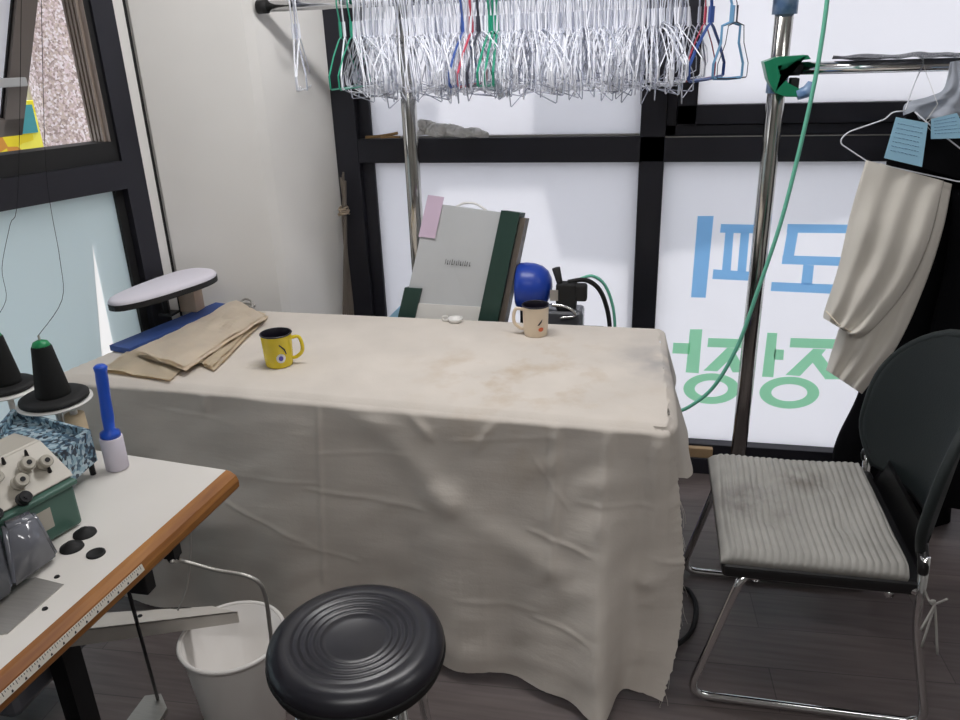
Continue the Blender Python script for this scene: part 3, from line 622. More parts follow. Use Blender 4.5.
# bundle of rods leaning at the pier
rt = thing('rod_bundle', 'bundle of thin grey brown rods leaning beside the pier', 'rods', (P(345, 308, y=2.78).x, 2.78, 0))
random.seed(5)
for k in range(6):
    t = P(343 + random.uniform(-2.5, 2.5), 172 + random.uniform(0, 12), y=2.79 + .006 * k); b = P(343.5 + k * 1.8, 306, y=2.77 + .008 * k); dd = (b - t); e = b + dd * ((.0 - b.z) / dd.z) * .995
    part('rod', Tube([t, P(344 + random.uniform(-2, 2), 215, y=2.785 + .006 * k), b, e], .0042, 6), M['rod'], rt)
tb = P(342, 212, y=2.775); bm = bmesh.new()
for k in range(5): tube(bm, smoothpts([tb + V((.018 * math.cos(t) + random.uniform(-.003, .003), .02 + .026 * math.sin(t), (k - 2) * .006 + random.uniform(-.004, .004))) for t in [2 * PI * j / 8 for j in range(8)]], 3, closed=True), .003, 5, closed=True)
part('tie', bm, M['tanstrap'], rt, True)

# ------------------------------------------------------------------ garment rack
RY = 2.60; PY = 2.645
zR = P(258, 7, y=RY).z; x0 = P(258, 7, y=RY).x
rk = thing('garment_rack', 'chrome pipe garment rack with two upright poles before the window', 'rack', (0, PY, 0))
xl = P(409, 110, y=PY).x; xr = P(740, 430, y=PY).x + .003
part('pole', Tube([V((xl, PY, 0)), V((xl, PY, 2.4))], .026, 20), M['chrome'], rk, True); part('pole', Tube([V((xr, PY, 0)), V((xr, PY, 2.4))], .027, 20), M['chrome'], rk, True)
part('rail', Tube([V((x0 + .02, RY, zR)), V((xr + .06, RY, zR))], .017, 16), M['chrome2'], rk, True)
part('end_cap', Tube([V((x0, RY, zR)), V((x0 + .035, RY, zR))], .021, 16), M['rubber'], rk, True)
q = P(955, 65, y=RY); q0 = P(793, 68, y=RY); zr2 = (q.z + q0.z) / 2
part('rail', Tube([V((q0.x - .01, RY, zr2)), V((1.9, RY, zr2))], .018, 16), M['chrome2'], rk, True)
part('end_cap', Tube([V((q0.x - .03, RY, zr2)), V((q0.x + .02, RY, zr2))], .020, 16), M['rubber'], rk, True)
bm = bmesh.new()
pts = [P(x, y, y=RY - .035) for x, y in ((764, 62), (778, 57), (808, 55), (811, 59), (790, 62), (777, 66), (780, 76), (790, 84), (806, 92), (801, 97), (786, 97), (775, 93), (768, 80))]
prism(bm, pts, (0, .075, 0)); bmesh.ops.bevel(bm, geom=[e for e in bm.edges], offset=.001, segments=1, affect='EDGES'); part('clamp', bm, M['greenplas'], rk)
bm = bmesh.new(); box(bm, P(790, 92, y=RY - .03) + V((0, 0, 0)), P(800, 78, y=RY - .03) + V((0, .05, 0)), .003); part('clamp_jaw', bm, M['rubber'], rk)
part('tape_wrap', Tube([V((xr, PY, zR + .07)), V((xr, PY, P(790, 14, y=PY).z)) ], .036, 14), M['bluetape'], rk, True)
bm = bmesh.new(); a = P(805, 86, y=RY - .03); tube(bm, [a + V((-.02, 0, -.025)), a + V((.01, 0, -.015)), a + V((.015, 0, .012))], [.015, .02, .008], 8); part('tape_tail', bm, M['bluetape'], rk, True)
part('tape_wrap', Tube([V((xr, PY, zr2 + .02)), V((xr, PY, zr2 - .07))], .031, 14), M['bluetape'], rk, True)

# hangers: hook over the rail, sloping shoulders, straight bar; hanger plane is local YZ, origin at the rail centre
def hanger_mesh(name, m, w=.19, r=.0016, nk=.035, seed=0):
    rg = random.Random(seed); hr = .0205
    hook = [V((0, .02, -.008))] + [V((0, hr * math.cos(t), hr * math.sin(t))) for t in [PI * k / 9 for k in range(10)]] + [V((0, -hr * .9, -.012)), V((0, -.004, -.050)), V((0, 0, -.065 - nk))]
    tp_ = -.065 - nk; sz = tp_ - .106 - rg.uniform(0, .02); lo = sz - .036 - rg.uniform(0, .012)
    loop = [V((0, 0, tp_)), V((0, .03, tp_ - .010)), V((0, w * .6, tp_ - .058)), V((0, w, sz)), V((0, w * .985, lo + .004)), V((0, w * .93, lo)), V((0, 0, lo - .002)), V((0, -w * .93, lo)), V((0, -w * .985, lo + .004)), V((0, -w, sz)), V((0, -w * .6, tp_ - .058)), V((0, -.03, tp_ - .010))]
    bm = bmesh.new(); tube(bm, hook, r, 4); tube(bm, loop, r, 4, closed=True)
    tube(bm, [V((0, 0, -.055)), V((0, 0, tp_))], r * 1.9, 4)
    me = bpy.data.meshes.new(name); bm.to_mesh(me); bm.free(); me.materials.append(m); return me
ms_w = [hanger_mesh('wire_hanger', M[c], .180 + .006 * (k % 3), .0019, .034 + .007 * (k % 4), seed=k) for k, c in enumerate(['wirew', 'wirew', 'wireg', 'wirew', 'wireg', 'wirew'])]
random.seed(11)
xa = P(352, 5, y=RY).x; xb = P(690, 5, y=RY).x; N = 272
for k in range(N):
    o = bpy.data.objects.new('wire_hanger', ms_w[k % 6]); COL.objects.link(o)
    o.location = (xa + (xb - xa) * (k + random.uniform(-.3, .3)) / N, RY, zR)
    lean = math.atan2(-o.location.x, RY) * 1.25 + .20 * math.sin(k * .13) + random.uniform(-.22, .22)
    o.rotation_euler = (random.gauss(0, .10), random.gauss(0, .05), lean)
    tag(o, 'pale wire hanger packed in the long row on the chrome rail', 'hanger', 'pale wire hangers on the rail')
ms_c = {}
def chang(px, color, nm, label, lean, w=.19, r=.0026, dz=0, tilt=0., grp='coloured hangers on the rail'):
    key = (color, w, r)
    if key not in ms_c: ms_c[key] = hanger_mesh(nm, M[color], w, r, seed=9)
    o = bpy.data.objects.new(nm, ms_c[key]); COL.objects.link(o); o.location = (P(px, 5, y=RY).x, RY, zR); o.rotation_euler = (0, tilt, lean); return tag(o, label, 'hanger', grp)
chang(338, 'wiregreen', 'wire_hanger', 'green wire hanger leftmost of the long row', .12)
chang(342, 'wirew', 'wire_hanger', 'thin white wire hanger just right of the leftmost green one', .25)
chang(349, 'wiregreen', 'wire_hanger', 'green wire hanger third from the left end of the row', .08)
chang(462, 'wireblue', 'plastic_hanger', 'dark blue hanger left of the red one in the row', -.02, r=.0042)
chang(471, 'wirered', 'plastic_hanger', 'red hanger in the middle of the pale row', -.03, r=.004)
chang(478, 'wiredark', 'plastic_hanger', 'dark hanger between the red and green hangers', .0, r=.0042)
for k in range(3): chang(489 + 4 * k, 'wiregreen', 'plastic_hanger', ('green hanger right beside the dark hanger', 'middle one of the three green hangers in the row', 'rightmost of the green hangers within the pale row')[k], -.02 + .06 * k, r=.0038)
chang(706, 'wirered', 'wire_hanger', 'red wire hanger alone right of the packed row', -.28, r=.0022)
chang(712, 'wireblue', 'plastic_hanger', 'blue plastic hanger hanging edge on right of the packed row', -.33, r=.005)
chang(733, 'wirelb', 'plastic_hanger', 'light blue plastic hanger nearest the right pole', -1.1, .05, r=.0045)
chang(738, 'wiredark', 'wire_hanger', 'grey wire hanger nearest the right pole', -.9, .06, r=.0018)
chang(700, 'wireg', 'wire_hanger', 'silver wire hanger left of the red hanger at the row end', -.2)
for k, (px, ln_) in enumerate(((290, .02), (293, .12), (296, -.05))):
    chang(px, 'wirew' if k != 1 else 'wireg', 'wire_hanger', ('leftmost of the three hangers apart near the black end cap', 'middle of the three hangers apart near the end cap', 'rightmost of the three hangers apart near the end cap')[k], .36 + ln_ * 1.2, grp='three hangers near the end cap')

# green hose hanging from above
bm = Tube(smoothpts([P(830, -40, y=2.5), P(826, 10, y=2.5), P(815, 80, y=2.5), P(797, 160, y=2.5), P(780, 225, y=2.5), P(758, 290, y=2.5), P(738, 345, y=2.5), P(715, 385, y=2.5), P(692, 405, y=2.5), P(674, 412, y=2.5), P(650, 411, y=2.5), P(630, 400, y=2.5)], 8), .0062, 10)
single('green_hose', bm, M['cordgreen'], P(700, 400, y=2.35), 'mint green hose hanging from above and passing behind the table corner', 'hose')

# rag, brass piece on the window bar
bm = bmesh.new(); random.seed(2)
ra, rb = P(421, 137, y=2.835), P(487, 138, y=2.835)
L_ = 60
for s_ in range(9):
    ph = random.uniform(0, 6); pts = []
    for k in range(L_):
        t = k / (L_ - 1); c = ra.lerp(rb, t); e = (1 - t) * .042 + .020 + .006 * math.sin(t * 17)
        pts.append(c + V((.006 * math.sin(k * 1.7 + s_), -.012 + .012 * math.cos(k * .8 + ph), e * .5 + .016 * math.sin(k * .45 + ph) * (1.3 - t) + .004)))
    for p in pts: p.z = max(p.z, 1.312)
    tube(bm, pts, .009, 6)
single('cotton_rag', bm, M['rag'], (ra.x + .1, 2.83, 1.301), 'bunched grey white cotton rag on the window bar behind the left pole', 'rag')
bm = bmesh.new(); a = P(366, 135, y=2.84); b = P(398, 132, y=2.84)
tube(bm, smoothpts([V((a.x, 2.835, 1.308)), V(((a.x + b.x) / 2, 2.835, 1.312)), V((b.x, 2.835, 1.322))], 4), [.006] * 9, 6)
tube(bm, smoothpts([V((a.x + .06, 2.83, 1.308)), V((b.x - .02, 2.83, 1.309)), V((b.x + .01, 2.83, 1.308))], 4), .005, 6)
single('metal_strip', bm, M['gold'], ((a.x + b.x) / 2, 2.835, 1.301), 'thin brass coloured strips on the window bar left of the pole', 'strip')
a = P(672, 444, y=WY - .02); b = P(713, 447, y=WY - .02)
single('wood_strip', Box((a.x - .05, WY - .029, .071), (b.x, WY - .004, .112), .003), M['tanwood'], (a.x, WY - .02, .07), 'tan wooden strip lying at the foot of the back window', 'strip', smooth=False)

# ------------------------------------------------------------------ garments on the right rail
def hang_on(px, label, yaw, m, w, r=.0017, z=zr2, nm='wire_hanger', group=None):
    o = bpy.data.objects.new(nm, hanger_mesh(nm, M[m], w, r, seed=4)); COL.objects.link(o); o.location = (P(px, 60, y=RY).x, RY, z); o.rotation_euler = (0, 0, yaw); return tag(o, label, 'hanger', group)
# trousers hanger: slender wire, seen almost full on
rt = thing('wire_hanger', 'white wire hanger carrying the beige trousers', 'hanger', (P(925, 62, y=RY).x, RY, zr2))
hy = 2.44
hk = [P(919, 66, y=RY - .02), P(917, 60, y=RY), P(922, 56, y=RY + .02)]
w_ = [P(x, y, y=hy) for x, y in ((905, 111), (892, 112), (886, 119), (848, 132), (841, 139), (841, 144), (868, 162), (960, 182), (990, 178), (975, 160), (930, 125), (915, 112))]
bm = bmesh.new(); tube(bm, fillet(w_, .012, 3) , .0021, 6); tube(bm, smoothpts([V((P(921, 60, y=RY).x, RY + .02, zr2 - .004)), V((P(921, 60, y=RY).x, RY + .014, zr2 + .017)), V((P(921, 60, y=RY).x, RY - .012, zr2 + .019)), V((P(921, 60, y=RY).x, RY - .022, zr2)), P(914, 85, y=2.5), P(905, 111, y=hy)], 4), .0018, 6)
part('wire', bm, M['wirew'], rt, True)
# trousers folded over it: two leg bundles
def garment(outline_l, outline_r, y0, m, name, label, th, cat, sub=0., folds=3, amp=.012, top_back=True):
    n = 40
    def ev(pl, t):
        pl2 = [V((x, y, 0)) for x, y in pl]; q = smoothpts(pl2, 10); i = t * (len(q) - 1); k = min(int(i), len(q) - 2); return q[k].lerp(q[k + 1], i - k)
    def fn(u, v, s=1):
        a = ev(outline_l, v); b = ev(outline_r, v); q = a.lerp(b, u); e = math.sin(PI * u) ** .5 if 0 < u < 1 else 0
        dep = amp * math.sin(u * folds * 2 * PI + v * 2.2) * (.25 + .75 * v) + amp * .9 * noise.noise(V((u * 4, v * 5, 2)))
        return P(q.x, q.y, y=y0 - s * th * e * (.35 + .65 * min(1, v * 4)) + dep)
    bm = grid(lambda u, v: fn(u, v, 1), 40, 50); grid(lambda u, v: fn(u, v, -1), 40, 50, bm); bmesh.ops.remove_doubles(bm, verts=bm.verts, dist=.0006)
    return bm
def gthing(bm, m, name, label, cat, loc): return single(name, bm, m, loc, label, cat)
rt = thing('trousers', 'beige cotton trousers folded over a wire hanger on the right rail', 'trousers', (P(890, 170, y=2.43).x, 2.43, 1.26))
b1 = garment([(866, 160), (850, 215), (838, 268), (824, 312), (825, 319)], [(944, 181), (930, 240), (906, 290), (872, 330), (856, 338)], 2.425, None, '', '', .022, '', amp=.012)
part('front_leg', b1, M['trousers'], rt, True)
b2 = garment([(880, 163), (868, 240), (845, 310), (832, 350), (826, 370)], [(952, 184), (943, 230), (925, 285), (898, 345), (862, 394)], 2.465, None, '', '', .020, '', amp=.010)
part('rear_leg', b2, M['trousers'], rt, True)
bm = bmesh.new(); tube(bm, [P(826, 311, y=2.40), P(838, 324, y=2.395), P(856, 335, y=2.40)], .0022, 5); part('hem_seam', bm, M['canvas'], rt, True)
# black garments behind
rt = gthing(garment([(893, 128), (886, 165), (880, 260), (862, 380), (832, 455), (828, 560)], [(975, 125), (1010, 170), (1030, 260), (1010, 380), (960, 460), (948, 560)], 2.60, None, '', '', .05, '', folds=2, amp=.015), M['blackcloth'], 'black_coat', 'long black coat hanging behind the beige trousers', 'coat', (P(930, 250, y=2.6).x, 2.60, P(930, 250, y=2.6).z))
rt = gthing(garment([(952, 190), (946, 260), (930, 330), (916, 420), (905, 500)], [(1040, 180), (1060, 260), (1060, 340), (1040, 430), (1020, 520)], 2.50, None, '', '', .04, '', folds=2, amp=.012), M['blackcloth'], 'black_jacket', 'black jacket hanging at the right edge before the long coat', 'jacket', (P(1000, 250, y=2.5).x, 2.50, P(1000, 250, y=2.5).z))
# another hanger with a black waistband in front of trousers
bm = bmesh.new(); g = [P(x, y, y=2.47) for x, y in ((893, 160), (915, 166), (962, 180), (990, 176), (990, 130), (925, 130), (915, 112), (900, 120))]
prism(bm, g, (0, .03, 0)); single('black_scarf', bm, M['blackcloth'], P(940, 150, y=2.47), 'black folded fabric behind the blue paper tags', 'fabric', smooth=False)
# silvery cloth, gathered up to the rail
bm = garment([(950, 62), (944, 88), (930, 96), (905, 104), (904, 120)], [(962, 60), (968, 84), (966, 100), (966, 112), (958, 118)], 2.50, None, '', '', .012, '', folds=2, amp=.008)
single('silver_cloth', bm, M['silver'], P(935, 90, y=2.5), 'silvery grey cloth gathered up to the right rail', 'cloth')
# grey cover lying on top of the rail
bm = bmesh.new()
def cov(u, v):
    x = 840 + 140 * u; c = P(x, 0, y=RY + .0).x; wv = .10 * math.sin(PI * (.04 + .90 * u)) ** .6 * min(1, u * 3)
    return V((c, RY - .11 * min(1, .15 + u * 3) + .20 * v * min(1, .15 + u * 3), zr2 + .0195 + .010 * noise.noise(V((u * 6, v * 3, 1))) + .008 + .006 * math.sin(v * 6) ))
grid(cov, 40, 14, bm); r = bmesh.ops.solidify(bm, geom=bm.faces[:], thickness=.004)
single('grey_cover', bm, M['mirror'], (P(905, 0, y=RY).x, RY, zr2 + .02), 'flat grey cover lying on top of the right rail', 'cover')
# paper tags with writing
def ptag(pts, y0, label, rows):
    q = [P(x, y, y=y0) for x, y in pts]; c = q[0]
    rt = thing('paper_tag', label, 'tag', c, 'blue paper tags')
    part('paper', Prism(q, (0, .0008, 0)), M['bluepaper'], rt)
    bm = bmesh.new(); random.seed(rows)
    for r in range(rows):
        v = .14 + .75 * r / rows; u = .1
        while u < .84:
            w = random.uniform(.03, .09); a = lerp(lerp(q[0], q[1], u), lerp(q[3], q[2], u), v); b = lerp(lerp(q[0], q[1], u + w), lerp(q[3], q[2], u + w), v + random.uniform(-.008, .008))
            tube(bm, [a + V((0, -.0006, 0)), b + V((0, -.0006, 0))], .0005, 3); u += w + .03
    part('writing', bm, M['wireblue'], rt)
    a = lerp(q[0], q[1], .9); part('string', Tube([a, a + V((.03, .02, .045)), V((P(920, 60, y=RY).x, RY - .022, zr2 + .01))] if rows == 7 else [q[0], P(926, 125, y=y0), P(935, 135, y=y0 + .01)], .0007, 3), M['white'], rt)
ptag(((896, 117), (928, 123), (922, 167), (884, 158)), 2.40, 'square pale blue paper tag with rows of handwriting, left one', 7)
ptag(((931, 119), (957, 113), (970, 138), (931, 139)), 2.42, 'pale blue paper tag partly cut off at the right edge', 5)

# ------------------------------------------------------------------ chair
rt = thing('chair', 'black mesh back chair with chrome sled legs', 'chair', (.44, 1.90, 0)); cb = rt.location
sx0, sx1, sy0, sy1 = .215, .675, 1.645, 2.155; sz = .425
def seat(u, v):
    x = sx0 + (sx1 - sx0) * u; y = sy0 + (sy1 - sy0) * v
    e = max(abs(u - .5), abs(v - .5)) * 2
    return V((x, y, sz - .018 * (1 - e ** 3) - .01 * max(0, (.12 - u) / .12) ** 2))
part('seat', Box((sx0 + .004, sy0 - .010, .388), (sx1, sy1 + .010, sz + .004), .014, seg=3), M['black'], rt)
def back(u, v, o=0):   # u across, v up; the shell curves forward at both sides
    a = (u - .5) * 2; hw = .275 * (1 - .22 * max(0, (.30 - v) / .30) ** 2) * (math.sqrt(max(0, 1 - (max(0, v - .40) / .61) ** 2.3)))
    y = 1.90 + a * hw
    k = (hw / .275)
    x = .735 + .05 * v - .115 * (a * k) ** 2 + o; z = .47 + .455 * v
    return V((x, y, z))
bm = grid(back, 36, 36); bmesh.ops.remove_doubles(bm, verts=bm.verts, dist=.0008); bmesh.ops.solidify(bm, geom=bm.faces[:], thickness=.010); part('backrest', bm, M['chairblack'], rt, True)
rim = [back(0, v) for v in [k / 20 for k in range(21)]] + [back(1, v) for v in [k / 20 for k in range(20, -1, -1)]]
bmr = bmesh.new(); tube(bmr, rim, .012, 8); part('backrest_rim', bmr, M['chairblack'], rt, True)
bm = grid(lambda u, v: V((.655 + .030 * v + .0 * u, 1.90 + (u - .5) * (.44 - .05 * v), .395 + .12 * v ** 1.5)), 16, 10); bmesh.ops.solidify(bm, geom=bm.faces[:], thickness=.014); part('seat_upturn', bm, M['black'], rt, True)
for y_ in (sy0 - .010, sy1 + .010):
    bb = back(0 if y_ < 1.9 else 1, .03); part('socket', Tube(smoothpts([V((.655, y_, .46)), V((.652, y_, .485)), V((bb.x, bb.y, .51))], 4), [.012] * 9, 10), M['black'], rt, True)
for sgn, y in ((-1, sy0 - .008), (1, sy1 + .008)):
    fr = [V((.655, y, .50)), V((.668, y, .30)), V((.735, y, .014)), V((.165, y, .014)), V((.262, y, .385)), V((.30, y - .03 * sgn, .402)), V((.62, y - .03 * sgn, .402)), V((.655, y, .404))]
    part('side_frame', Tube(fillet(fr, .055, 7), .011, 12), M['chrome2'], rt, True)
part('crossbar', Tube([V((.30, sy0 - .005, .392)), V((.30, sy1 + .005, .392))], .009, 10), M['chrome2'], rt, True)
part('crossbar', Tube(fillet([V((.60, sy0 - .005, .385)), V((.58, sy0 + .1, .37)), V((.58, sy1 - .1, .37)), V((.60, sy1 + .005, .385))], .04), .009, 10), M['chrome2'], rt, True)
# corduroy cushion, ridges running front to back of the picture
cu = thing('seat_cushion', 'grey ribbed corduroy cushion tied on the chair', 'cushion', (.44, 1.9, sz))
def cush(u, v, top=1):
    x = sx0 + .005 + (sx1 - .03 - sx0) * u; y = sy0 - .004 + (sy1 - sy0 + .012) * v
    eu = min(u, 1 - u); ev = min(v, 1 - v); e = min(1, eu / .05) ** .5 * min(1, ev / .05) ** .5
    rd = abs(math.sin((u + .010 * math.sin(v * 5)) * PI * 25)) ** .7
    tuft = sum(math.exp(-(((u - a) / .06) ** 2 + ((v - b) / .06) ** 2)) for a, b in ((.3, .33), (.3, .7), (.7, .33), (.7, .7)))
    x -= .006 * (1 - e); 
    z = sz + .0055 + (.024 * e + .006 * rd * e - .013 * tuft + .005 * noise.noise(V((u * 5, v * 5, 0))) * e) * top
    z -= .004 * max(0, (.08 - v) / .08) + .05 * max(0, (u - .97) / .03) * max(0, (.12 - v) / .12)
    return V((x, y, z))
bm = grid(lambda u, v: cush(u, v, 1), 200, 60); grid(lambda u, v: cush(u, v, 0), 200, 60, bm); bmesh.ops.remove_doubles(bm, verts=bm.verts, dist=.0004)
part('pad', bm, M['cord'], cu, True)
kn = V((.672, sy0 - .02, .40)); bm = bmesh.new()
for k in range(5):
    d = V((random.uniform(-.02, .03), random.uniform(-.03, .0), random.uniform(-.12, -.02))) if k else V((.03, -.01, .03))
    tube(bm, smoothpts([V((.66, sy0 + .0, sz + .004)), kn + V((0, -.012, 0)), kn + V((.012, -.014, -.006)), kn + V((.0, -.016, -.01)) + d], 4), .003, 5)
part('tie', bm, M['cord'], cu, True)

# ------------------------------------------------------------------ stool
SZ = .56; sc = P(355, 635, z=SZ); R = .170
rt = thing('stool', 'round black stool with ribbed vinyl seat in the foreground', 'stool', (sc.x, sc.y, 0)); c = V((sc.x, sc.y, 0))
prof = [(0, SZ - .008), (.055, SZ - .008), (.066, SZ - .0045)]
for k in range(4):
    r0 = .066 + k * .0145; prof += [(r0 + .002, SZ - .0065 + k * .0012), (r0 + .006, SZ - .0035 + k * .0015), (r0 + .009, SZ - .002 + k * .0012), (r0 + .0125, SZ - .0045 + k * .0012)]
prof += [(.128, SZ + .0005), (.140, SZ + .002), (.150, SZ - .0005), (.160, SZ - .006), (R - .002, SZ - .014), (R + .0015, SZ - .024), (R, SZ - .034)]
part('seat', Lathe(prof, 96, c), M['stool'], rt, True)
part('seat_rim', Lathe([(R, SZ - .034), (R + .003, SZ - .036), (R + .003, SZ - .042), (R - .002, SZ - .046), (R - .003, SZ - .060), (R - .010, SZ - .068), (.0, SZ - .068)], 96, c), M['rubber'], rt, True)
part('ring', Tube([c + V((.13 * math.cos(2 * PI * k / 40), .13 * math.sin(2 * PI * k / 40), SZ - .078)) for k in range(40)], .010, 8, closed=True), M['chrome2'], rt, True)
for k in range(4):
    a = PI / 4 + k * PI / 2 + .18; d = V((math.cos(a), math.sin(a), 0)); part('leg', Tube([c + d * .13 + V((0, 0, SZ - .066)), c + d * .175 + V((0, 0, .0))], .011, 10), M['chrome2'], rt, True)
part('foot_ring', Tube([c + V((.158 * math.cos(2 * PI * k / 48), .158 * math.sin(2 * PI * k / 48), .18)) for k in range(48)], .008, 8, closed=True), M['chrome2'], rt, True)

# ------------------------------------------------------------------ sewing desk
DZ = .78
dFR = P(226, 470, z=DZ); dFL = P(94, 450, z=DZ); dNR = P(0, 670, z=DZ)
ed = (dNR - dFR).normalized(); fd = (dFL - dFR).normalized()
dNR2 = dFR + ed * 1.12; dFL2 = dFR + fd * .60; dNL = dNR2 + fd * .60
rt = thing('sewing_desk', 'white topped sewing desk with orange wood edge at the left', 'desk', (*((dFR + dNL) / 2).xy, 0)); DR = rt
bm = bmesh.new(); prism(bm, [V((p.x, p.y, DZ - .032)) for p in (dFR, dFL2, dNL, dNR2)], (0, 0, .032)); part('tabletop', bm, M['deskwhite'], rt)
ob = P(237, 487, z=DZ - .036)
on = V((-ed.y, ed.x, 0)); on = on if on.x > 0 else -on
# bullnose wood band
prof2 = [(0, .0), (.010, -.0015), (.0225, -.010), (.0272, -.022), (.0265, -.036), (.020, -.044), (0, -.044)]
bm = bmesh.new(); prism(bm, [dFR + on * a + V((0, 0, b)) for a, b in prof2], dNR2 - dFR); part('wood_edging', bm, M['wood'], rt)
# tape measure stuck along the band
def band(t, k): # t metres from the corner, k 0..1 down the slope
    a = lerp((.0235, -.0115, 0), (.0272, -.0235, 0), k); return dFR + ed * t + on * (a.x + .0014) + V((0, 0, a.y))
def slopepix(px, py, zz): return P(px, py, z=zz)
t0 = (P(137, 567, z=DZ - .02) - dFR).dot(ed)
bm = bmesh.new(); prism(bm, [band(t0, 0), band(t0, 1), band(1.05, 1), band(1.05, 0)], on * .001); o = part('measuring_tape', bm, M['tape'], rt); tp = o
bm = bmesh.new(); t = t0 + .006; k = 0
while t < 1.0:
    l = .55 if k % 5 == 0 else .3; a = band(t, 0) + on * .0012; b = band(t, l) + on * .0012; c_ = band(t + .0011, l) + on * .0012; d_ = band(t + .0011, 0) + on * .0012
    bm.faces.new([bm.verts.new(x) for x in (a, b, c_, d_)])
    if k % 5 == 2:
        a = band(t, .6) + on * .0012; b = band(t, .9) + on * .0012; c_ = band(t + .004, .9) + on * .0012; d_ = band(t + .0025, .6) + on * .0012; bm.faces.new([bm.verts.new(x) for x in (a, b, c_, d_)])
    t += .005; k += 1
link('tape_marks', sh(bm, rt.location), M['ink'], tp)
# hole plug, plate, screw holes
pc = P(96, 554, z=DZ)
part('cable_grommet', Lathe([(0, .0005), (.011, .0005), (.013, .003), (.016, .003), (.0165, 0)], 24, pc), M['rubber'], rt, True)
pl = [P(x, y, z=DZ) for x, y in ((-30, 590), (36, 578), (64, 585), (8, 634), (-40, 640))]
part('inlay_plate', Prism(pl, (0, 0, .0015)), M['steel'], rt)
for x, y in ((57, 577), (45, 609)): part('screw', Lathe([(0, .002), (.004, .002), (.005, 0)], 12, P(x, y, z=DZ)), M['iron'], rt)
# legs and lower steel
def upright(p, w=.05, d=.028, z1=DZ - .032):
    bm = bmesh.new(); a = V((p.x, p.y, 0)); prism(bm, [a - ed * d - on * w * .5, a + ed * d - on * w * .5, a + ed * d + on * w * .5, a - ed * d + on * w * .5], (0, 0, z1)); return bm
lg1 = dFR + ed * .10 + fd * .085; hb = P(143, 590, z=.60)
part('beam_bracket', Box((hb.x - .022, hb.y - .015, .60), (hb.x + .022, hb.y + .015, DZ - .032), .003), M['iron'], rt)
lg2 = dFR + ed * .10 + fd * .50; part('leg', upright(lg2), M['iron'], rt); lg3 = dFR + ed * .95 + fd * .10; part('leg', upright(lg3), M['iron'], rt); lg4 = dFR + ed * .95 + fd * .5; part('leg', upright(lg4), M['iron'], rt)
for a, b in ((dFR + ed * .5 + fd * .10, lg3), (lg2, lg4)): part('foot_rail', Tube([V((a.x, a.y, .03)), V((b.x, b.y, .03))], .026, 4), M['iron'], rt)
# knee lifter rod
k0 = P(172, 562, z=DZ - .06); kp = [k0, P(182, 561, z=.69), P(215, 570, z=.67), P(250, 577, z=.66), P(264, 592, z=.62), P(270, 628, z=.50), P(272, 650, z=.45)]
part('knee_lifter', Tube(smoothpts(kp, 6), .0042, 8), M['steel'], rt, True)
part('knob', Lathe([(0, -.012), (.010, -.010), (.013, 0), (.010, .010), (0, .012)], 16, P(173, 556, z=.71)), M['rubber'], rt, True)
hp0 = P(173, 556, z=.715); part('knob_bracket', Box((hp0.x - .012, hp0.y - .012, .715), (hp0.x + .012, hp0.y + .012, .749)), M['iron'], rt)
# treadle rod
tr0 = P(130, 600, z=.60); tr1 = P(158, 700, z=.06)
part('treadle_rod', Tube([V((tr0.x, tr0.y, .70)), P(143, 645, z=.36), tr1], .004, 8), M['iron'], rt, True)
part('pedal', Prism([P(x, y, z=.05) for x, y in ((120, 735), (146, 700), (162, 698), (168, 712), (150, 745))], (0, 0, .015)), M['steel'], rt)
# white steel beam (motor guard)
bm = bmesh.new(); zt = .36
a = P(237, 608, z=zt); b = P(236, 628, z=zt - .03); c_ = P(60, 632, z=zt); d_ = P(60, 655, z=zt - .03)
top = [P(212, 606, z=zt + .01), P(237, 611, z=zt), P(100, 627, z=zt), P(100, 614, z=zt + .01)]
q = [P(212, 606, z=zt), P(237, 612, z=zt), P(50, 634, z=zt), P(50, 616, z=zt)]
prism(bm, q, (0, 0, -.003)); q2 = [P(237, 612, z=zt), P(50, 634, z=zt), P(50, 634, z=zt) + V((0, 0, -.045)), P(237, 612, z=zt) + V((0, 0, -.032))]; prism(bm, q2, (0, .003, 0))
q3 = [P(212, 606, z=zt), P(50, 616, z=zt), P(50, 616, z=zt) + V((0, 0, -.04)), P(212, 606, z=zt) + V((0, 0, -.03))]; prism(bm, q3, (0, -.003, 0))
part('steel_beam', bm, M['beamw'], rt)
part('beam_screw', Lathe([(0, .002), (.005, .002), (.006, 0)], 12, P(140, 616, z=zt)), M['iron'], rt)
bm = bmesh.new(); q = P(60, 640, z=.3); box(bm, (q.x - .38, q.y - .12, .15), (q.x - .06, q.y + .16, .42), .02); part('motor_box', bm, M['smoke'], rt)
part('thread_trail', Tube(smoothpts([P(190, 530, z=.745), P(190, 560, z=.62), P(186, 590, z=.5), P(178, 610, z=.40)], 5), .0022, 5), M['beamw'], rt)
# bucket
bc = V((-.934, 1.335, 0)); bh = .30; br = .122
rt = thing('bucket', 'white plastic bucket on the floor under the sewing desk', 'bucket', bc)
part('body', Lathe([(0, .004), (br * .74, .004), (br * .76, .01), (br * .97, bh - .01), (br * .97, bh), (br * .94, bh), (br * .73, .012), (0, .010)], 48, bc), M['bucket'], rt, True)
part('rim', Tube([bc + V((br * math.cos(2 * PI * k / 48), br * math.sin(2 * PI * k / 48), bh)) for k in range(48)], .0055, 8, closed=True), M['bucket'], rt, True)

# ------------------------------------------------------------------ overlock machine
mp_ = P(40, 540, z=DZ)
rt = thing('overlock_machine', 'teal green overlock sewing machine on the white desk', 'sewing machine', (mp_.x, mp_.y, DZ)); 
